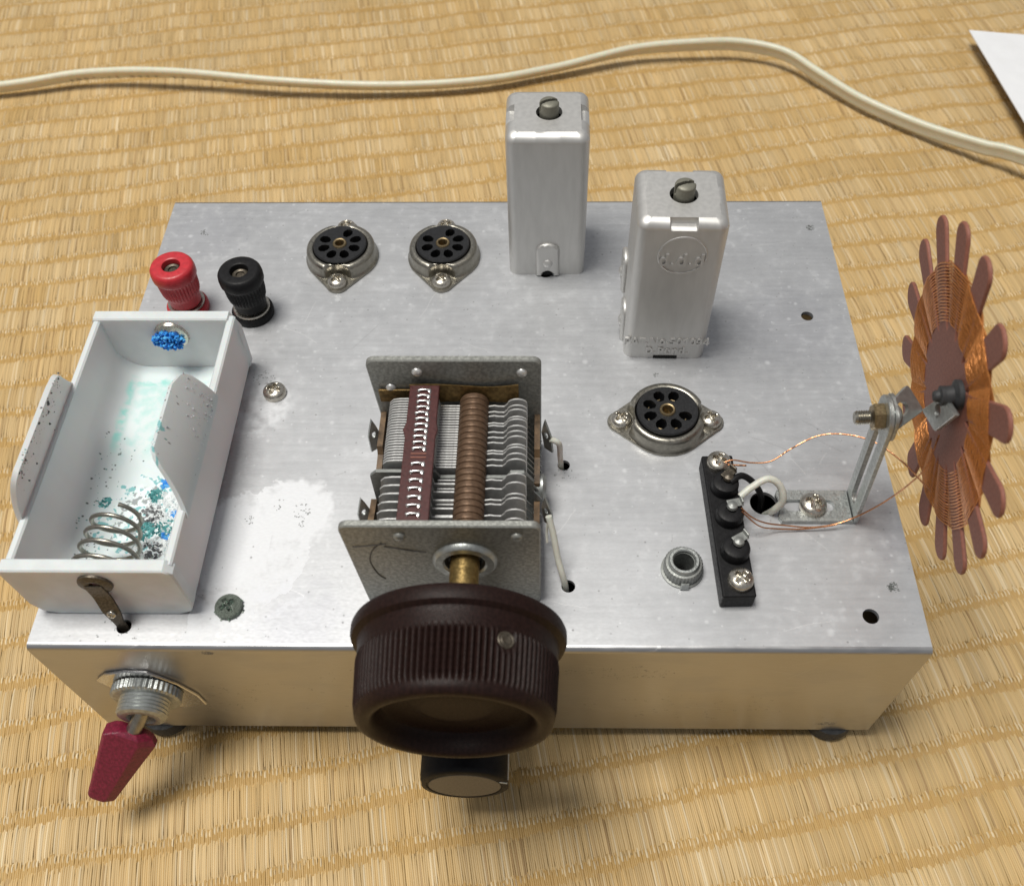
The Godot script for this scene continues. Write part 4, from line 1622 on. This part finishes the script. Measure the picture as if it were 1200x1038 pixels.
func phone_jack() -> void:
	var s := Shape.new()
	var t := P(46.8, TOP, 54.8)
	var cut := func(a: float, r: float, y: float) -> float:
		return r + (0.07 * cos(a * 34.0) if r > 4.15 and y > 0.7 else 0.0)
	s.lathe(t, [Vector2(4.9, 0.02), Vector2(4.9, 0.5), Vector2(4.3, 0.6), Vector2(4.4, 0.9), Vector2(4.4, 3.2), Vector2(4.1, 3.6), Vector2(3.5, 3.7), Vector2(2.4, 3.7)], 136, cut)
	var root := put("phone_jack", s, M.dull_grey_metal, set_, "small round phone jack in front of the terminal strip")
	s = Shape.new()
	s.lathe(t, [Vector2(3.6, 3.6), Vector2(3.55, 4.5), Vector2(3.3, 4.8), Vector2(2.75, 4.8), Vector2(2.5, 4.5), Vector2(2.45, 0.0), Vector2(2.4, -6.0)], 40)
	put("collar", s, M.zinc, root)
	s = Shape.new()
	s.lathe(t, [Vector2(0, -3), Vector2(2.4, -3), Vector2(2.4, -4), Vector2(0, -4)], 20)
	put("jack_bottom", s, M.dark_hole, root)
	s = Shape.new()
	s.prism(t * Transform3D(Basis(Vector3.RIGHT, -0.1), Vector3(0.1, 0.1, 4.6)), PackedVector2Array([Vector2(-1.0, 0), Vector2(1.0, 0), Vector2(0.9, 2.0), Vector2(-0.9, 2.0)]), 0.7, [], 0.15)
	put("locating_tab", s, M.zinc, root)


# ---------------------------------------------------------------- spiderweb coil and its bracket
func coil() -> void:
	var c := Vector3(97.0, 96.4, 37.0)
	var e1 := Vector3(-0.149, 0.9888, -0.004).normalized()
	var e2 := Vector3(0.03, 0, -0.99955)
	e2 = (e2 - e1 * e2.dot(e1)).normalized()
	var t := Transform3D(Basis(e2, e1, e2.cross(e1)), c)
	var o := PackedVector2Array()
	var n := 15
	for k in n:
		var a := 0.855 + TAU * k / n
		var d := Vector2(sin(a), cos(a))
		var w := Vector2(cos(a), -sin(a))
		var q := 1.0 + rng.randfn(0.0, 0.012)
		o.append(d * 14.6 - w * 2.6)
		o.append(d * 26.0 - w * 3.0)
		o.append(d * 33.2 * q - w * 3.3)
		for j in 7:
			var b := PI * (j + 1) / 8.0
			o.append(d * (33.2 * q + sin(b) * 3.0) - w * 3.3 * cos(b))
		o.append(d * 33.2 * q + w * 3.3)
		o.append(d * 26.0 + w * 3.0)
		o.append(d * 14.6 + w * 2.6)
		var m := a + PI / n
		o.append(Vector2(sin(m), cos(m)) * 13.8)
	var s := Shape.new()
	s.prism(t * P(0, 0, -0.4), o, 0.8, [], 0.2)
	var root := put("spiderweb_coil", s, M.fibre_brown, set_, "spiderweb coil of copper wire wound on a brown fifteen-finger disc")
	# the winding passes before one finger and behind the next
	s = Shape.new()
	var p := PackedVector3Array()
	var turns := 38
	var per := 15 * 8
	for k in turns * per:
		var a := 0.855 + TAU * k / per
		var r := 15.2 + 11.9 * k / (turns * per) + rng.randfn(0.0, 0.035)
		var ph := cos(7.5 * (a - 0.855))
		var z := signf(ph) * pow(absf(ph), 0.9) * (0.53 + rng.randfn(0.0, 0.04))
		p.append(t * Vector3(sin(a) * r, cos(a) * r, z))
	s.tube(p, 0.16, 6)
	put("winding", s, M.copper_wire, root, "", 60.0)
	# angle bracket
	s = Shape.new()
	var lay := Transform3D(Basis(Vector3(1, 0, 0), Vector3(0, 0, -1), Vector3(0, 1, 0)), Vector3(0, TOP + 0.05, 0))
	var base := PackedVector2Array([Vector2(88.2, -42.2), Vector2(88.2, -33.2), Vector2(71.4, -33.2), Vector2(70.8, -34.4), Vector2(71.6, -37.6), Vector2(70.8, -40.8), Vector2(71.4, -42.2)])
	s.prism(lay, base, 1.1, [pill(Vector2(74.0, -37.7), Vector2(83.0, -37.7), 1.6, 8)], 0.15)
	var up := Vector3(-2.7, 35.6, 0).normalized()
	var x := Vector3(0, 0, -1)
	var leg := Transform3D(Basis(x, up, x.cross(up)), Vector3(88.4, TOP + 0.4, 37.7))
	var l := PackedVector2Array([Vector2(-4.5, 0), Vector2(4.5, 0), Vector2(4.5, 35.0)])
	for k in 11:
		l.append(Vector2(0, 35.6) + Vector2.from_angle(PI * k / 10) * 4.5)
	l.append(Vector2(-4.5, 35.0))
	s.prism(leg, l, 1.1, [pill(Vector2(0, 4.5), Vector2(0, 29.0), 1.6, 8)], 0.15)
	var br := put("angle_bracket", s, M.zinc, set_, "slotted zinc angle bracket holding up the spiderweb coil")
	screw(Vector3(79.2, TOP + 1.15, 38.0), 3.2, 2.6, br, 0.35)
	var at := leg * Vector3(0, 35.4, 0)
	var left := -(leg.basis.z)
	s = Shape.new()
	s.lathe(along(at, left, Vector3.UP), [Vector2(0, 0.02), Vector2(2.9, 0.02), Vector2(3.0, 0.3), Vector2(3.0, 2.0), Vector2(2.7, 2.3), Vector2(0, 2.3)], 6)
	put("nut", s, M.old_brass, br, "", 20.0)
	s = Shape.new()
	var th := [Vector2(0, 2.4)]
	for k in 6:
		th.append(Vector2(1.3, 2.6 + k * 0.5))
		th.append(Vector2(1.55, 2.85 + k * 0.5))
	th.append(Vector2(1.2, 5.9))
	th.append(Vector2(0, 5.9))
	s.lathe(along(at, left, Vector3.UP), th, 20)
	put("bolt_end", s, M.nickel, br, "", 20.0)
	# second bracket: a tongue on the leg, a slotted arm, and a foot in front of the disc
	s = Shape.new()
	var f := leg * P(0, 0, 1.15)
	s.prism(f, round_rect(-4.2, 30.6, 4.2, 39.6, 2.6, 6), 0.9, [], 0.15)
	s.lathe(along(f * Vector3(0, 35.4, 0.9), -left, Vector3.UP), [Vector2(2.6, 0), Vector2(2.4, 0.9), Vector2(1.6, 1.5), Vector2(0, 1.6)], 24)
	slab(s, [Vector3(86.0, 92.6, 36.4), Vector3(91.6, 92.3, 30.4), Vector3(95.5, 89.9, 35.2), Vector3(86.8, 90.2, 41.8)], 1.0, [[0.36, 0.5], [0.52, 0.48]])
	slab(s, [Vector3(95.4, 89.2, 34.6), Vector3(93.0, 103.2, 42.2), Vector3(92.1, 106.9, 50.0), Vector3(94.4, 93.7, 43.8)], 1.0, [[0.5, 0.42], [0.6, 0.42]])
	put("coupling_arm", s, M.zinc, br, "", 30.0)
	s = Shape.new()
	var disc := -(t.basis.z)
	var b := Vector3(92.2, 104.6, 43.4)
	s.lathe(along(b - disc * 3.2, disc, Vector3.UP), [Vector2(0, 0), Vector2(2.9, 0), Vector2(3.0, 1.2), Vector2(1.9, 1.8), Vector2(1.9, 3.4), Vector2(0, 3.4)], 28)
	s.lathe(along(b, disc, Vector3.UP), [Vector2(0, 0), Vector2(1.9, 0), Vector2(2.0, 0.8), Vector2(1.5, 1.0), Vector2(1.2, 1.1), Vector2(1.15, 1.8), Vector2(0.9, 2.1), Vector2(0, 2.1)], 24)
	put("coil_bolt", s, M.rubber, br, "", 30.0)


# a flat four-cornered piece with a slot given in shares of its sides
func slab(s: Shape, q: Array, thick: float, slot: Array) -> void:
	var o: Vector3 = q[0]
	var x: Vector3 = (q[1] - q[0]).normalized()
	var nz: Vector3 = x.cross(q[3] - q[0]).normalized()
	var y := nz.cross(x)
	var t := Transform3D(Basis(x, y, nz), o)
	var p := PackedVector2Array()
	for c: Vector3 in q:
		var l := t.affine_inverse() * c
		p.append(Vector2(l.x, l.y))
	# round the corners
	var r := PackedVector2Array()
	for i in 4:
		var a := p[i]
		var e := (p[(i + 3) % 4] - a).normalized()
		var g := (p[(i + 1) % 4] - a).normalized()
		for k in 4:
			var u := k / 3.0
			r.append(a + e * 0.9 * (1 - u) * (1 - u) + g * 0.9 * u * u)
	var blend := func(w: Array) -> Vector2:
		return p[0].lerp(p[1], w[0]).lerp(p[3].lerp(p[2], w[0]), w[1])
	s.prism(t * P(0, 0, -thick / 2), r, thick, [pill(blend.call(slot[0]), blend.call(slot[1]), 1.35, 7)], 0.12)


# ---------------------------------------------------------------- wiring
func wires() -> void:
	var s := Shape.new()
	s.tube(curve([Vector3(57.0, 61.6, 29.6), Vector3(60.0, 62.6, 29.0), Vector3(64.4, 62.4, 29.6), Vector3(69.0, 63.0, 29.6), Vector3(74.0, 65.0, 27.2), Vector3(80.0, 67.6, 25.4), Vector3(86.0, 69.6, 26.6), Vector3(91.5, 71.0, 30.0), Vector3(96.0, 72.0, 36.0), Vector3(99.2, 73.0, 43.0), Vector3(100.4, 74.5, 46.6)], 0.5), 0.2, 6)
	s.tube(curve([Vector3(57.0, 61.4, 29.4), Vector3(60.5, 62.2, 30.2), Vector3(63.2, 62.6, 30.6)], 0.4), 0.24, 6)
	var a := put("copper_lead", s, M.bare_wire, set_, "upper thin copper lead from the strip screw to the coil", 60.0)
	s = Shape.new()
	s.tube(curve([Vector3(60.2, 64.2, 43.6), Vector3(63.0, 61.5, 44.4), Vector3(67.0, 58.0, 43.8), Vector3(72.0, 56.6, 43.6), Vector3(78.0, 56.4, 44.0), Vector3(84.0, 57.2, 43.4), Vector3(88.6, 59.6, 42.6), Vector3(92.0, 67.0, 43.6), Vector3(93.6, 78.0, 46.0), Vector3(94.2, 86.0, 47.0), Vector3(95.6, 92.0, 43.4)], 0.5), 0.2, 6)
	s.tube(curve([Vector3(60.4, 63.4, 44.0), Vector3(65.0, 59.0, 45.2), Vector3(70.0, 56.4, 44.4), Vector3(76.0, 56.0, 44.2), Vector3(82.0, 56.7, 43.8), Vector3(84.0, 57.1, 43.5)], 0.5), 0.18, 6)
	put("copper_lead", s, M.bare_wire, set_, "lower thin copper lead from the strip to the coil", 60.0)
	s = Shape.new()
	s.tube(curve([Vector3(60.2, 64.4, 40.6), Vector3(62.6, 65.6, 39.0), Vector3(66.4, 67.0, 37.4), Vector3(69.4, 65.4, 38.0), Vector3(70.8, 61.6, 39.6), Vector3(69.8, 57.4, 39.6), Vector3(68.6, 52.0, 38.0)], 0.5), 0.85, 10)
	put("hookup_wire", s, M.white_wire, set_, "white hook-up wire looping into the hole beside the terminal strip", 60.0)
	s = Shape.new()
	s.tube(curve([Vector3(58.6, 63.4, 36.0), Vector3(61.4, 63.6, 34.2), Vector3(64.6, 61.0, 34.4), Vector3(67.2, 56.6, 35.4), Vector3(68.0, 50.0, 36.0)], 0.5), 0.8, 10)
	put("hookup_wire", s, M.black_plastic, set_, "black hook-up wire from the terminal strip into the hole", 60.0)
	s = Shape.new()
	s.tube(curve([Vector3(15.9, 71.0, 50.2), Vector3(17.0, 67.0, 52.6), Vector3(18.0, 62.0, 55.6), Vector3(19.2, 58.0, 58.2), Vector3(19.9, 54.0, 59.0), Vector3(20.0, 49.0, 59.0)], 0.5), 0.75, 10)
	s.tube(curve([Vector3(15.9, 70.6, 50.6), Vector3(15.5, 67.0, 51.6), Vector3(15.6, 64.4, 53.0)], 0.4), 0.3, 6)
	put("hookup_wire", s, M.white_wire, set_, "white wire from the front capacitor tag down into a hole", 60.0)
	s = Shape.new()
	s.tube(curve([Vector3(16.4, 69.0, 27.6), Vector3(18.4, 67.4, 27.8), Vector3(18.8, 61.0, 26.6), Vector3(19.0, 57.0, 25.6), Vector3(19.4, 50.0, 25.2)], 0.5), 0.7, 10)
	put("hookup_wire", s, M.white_wire, set_, "short pale wire from the rear capacitor tag into a hole", 60.0)


# ---------------------------------------------------------------- cord and paper
func power_cord() -> void:
	var c := curve([Vector3(-420, 5, -196), Vector3(-300, 4.5, -202), Vector3(-226, 4.5, -213), Vector3(-189, 6, -220), Vector3(-150, 7.5, -218.6), Vector3(-100, 6.5, -213), Vector3(-55, 5, -212), Vector3(-14, 4.5, -216), Vector3(19, 4.5, -225.4), Vector3(54, 6.5, -236), Vector3(84.7, 7.5, -238.5), Vector3(104, 7.5, -238), Vector3(121.5, 7.5, -230.6), Vector3(134.5, 6, -217), Vector3(150, 5, -199.4), Vector3(171, 5, -181.4), Vector3(191.5, 7, -165.6), Vector3(205.5, 9, -155.4), Vector3(260, 12, -112), Vector3(340, 8, -40)], 2.0)
	# figure-of-eight section
	var sec := PackedVector2Array()
	for k in 10:
		sec.append(Vector2(1.75, 0) + Vector2.from_angle(-2.1 + 4.2 * k / 9) * 1.45)
	for k in 10:
		sec.append(Vector2(-1.75, 0) + Vector2.from_angle(PI - 2.1 + 4.2 * k / 9) * 1.45)
	var s := Shape.new()
	var rings := []
	for i in c.size():
		var d := (c[mini(i + 1, c.size() - 1)] - c[maxi(i - 1, 0)]).normalized()
		var side := d.cross(Vector3.UP).normalized()
		var up := side.cross(d)
		var x := c[i].x
		var roll := lerpf(1.05, 0.85, smoothstep(-200.0, -60.0, x))
		roll = lerpf(roll, 1.35, smoothstep(20.0, 100.0, x))
		roll = lerpf(roll, 1.5, smoothstep(110.0, 200.0, x))
		var ring := PackedVector3Array()
		for p in sec:
			var q := p.rotated(roll)
			ring.append(c[i] + side * q.x + up * q.y)
		rings.append(ring)
	s.loft(rings)
	var o := put("power_cord", s, M.cord, self, "", 60.0)
	tag(o, "cream flat twin power cord winding across the mat behind the radio", "power cord")
	# faint print along the left stretch
	var f := SystemFont.new()
	f.font_names = PackedStringArray(["Droid Sans"])
	var k := 0
	for i in range(6, c.size() - 6):
		var x := c[i].x
		if x < -196 or x > -96 or i % 3 != 0:
			continue
		var say := "3OO1-12 HVFF 2C LF"
		if say[k % say.length()] != " ":
			var m := TextMesh.new()
			m.text = say[k % say.length()]
			m.font = f
			m.font_size = 24
			m.pixel_size = 2.6 / 24.0 * MM
			m.depth = 0.06 * MM
			var d := (c[i + 1] - c[i - 1]).normalized()
			var side := d.cross(Vector3.UP).normalized()
			var up := side.cross(d)
			var roll := lerpf(1.05, 0.85, smoothstep(-200.0, -60.0, x))
			var n := (side * sin(roll) * 1.0 - up * 0.0 + up * -cos(roll)).normalized()
			var wide := (side * cos(roll) + up * sin(roll)).normalized()
			if n.y + n.z < 0.0:
				n = -n
			var right := d if d.x > 0 else -d
			wide = n.cross(right)
			var g := MeshInstance3D.new()
			g.name = numbered("cord_print", o)
			g.mesh = m
			g.material_override = M.print_grey
			g.transform = Transform3D(Basis(right, wide, n), (c[i] + n * 1.66 - wide * 0.9) * MM)
			o.add_child(g, true)
		k += 1


func paper() -> void:
	var s := Shape.new()
	var g := []
	for i in 25:
		var u := i / 24.0
		var row := PackedVector3Array()
		for j in 25:
			var v := j / 24.0
			var p := Vector3(207.6, 0, -249.6) + Vector3(24.1, 0, 1.6).normalized() * 210.0 * u + Vector3(5.3, 0, 69.4).normalized() * 297.0 * v
			p.y = 6.2 * pow(1.0 - u, 2.0) + 0.6 + sin(v * 5.0) * 0.4 * (1.0 - u)
			row.append(p)
		g.append(row)
	s.sheet(g, 0.35, Vector3.UP)
	var o := put("paper_sheet", s, M.paper, self, "", 60.0)
	tag(o, "white sheet of paper with a lifted edge at the far right", "paper")
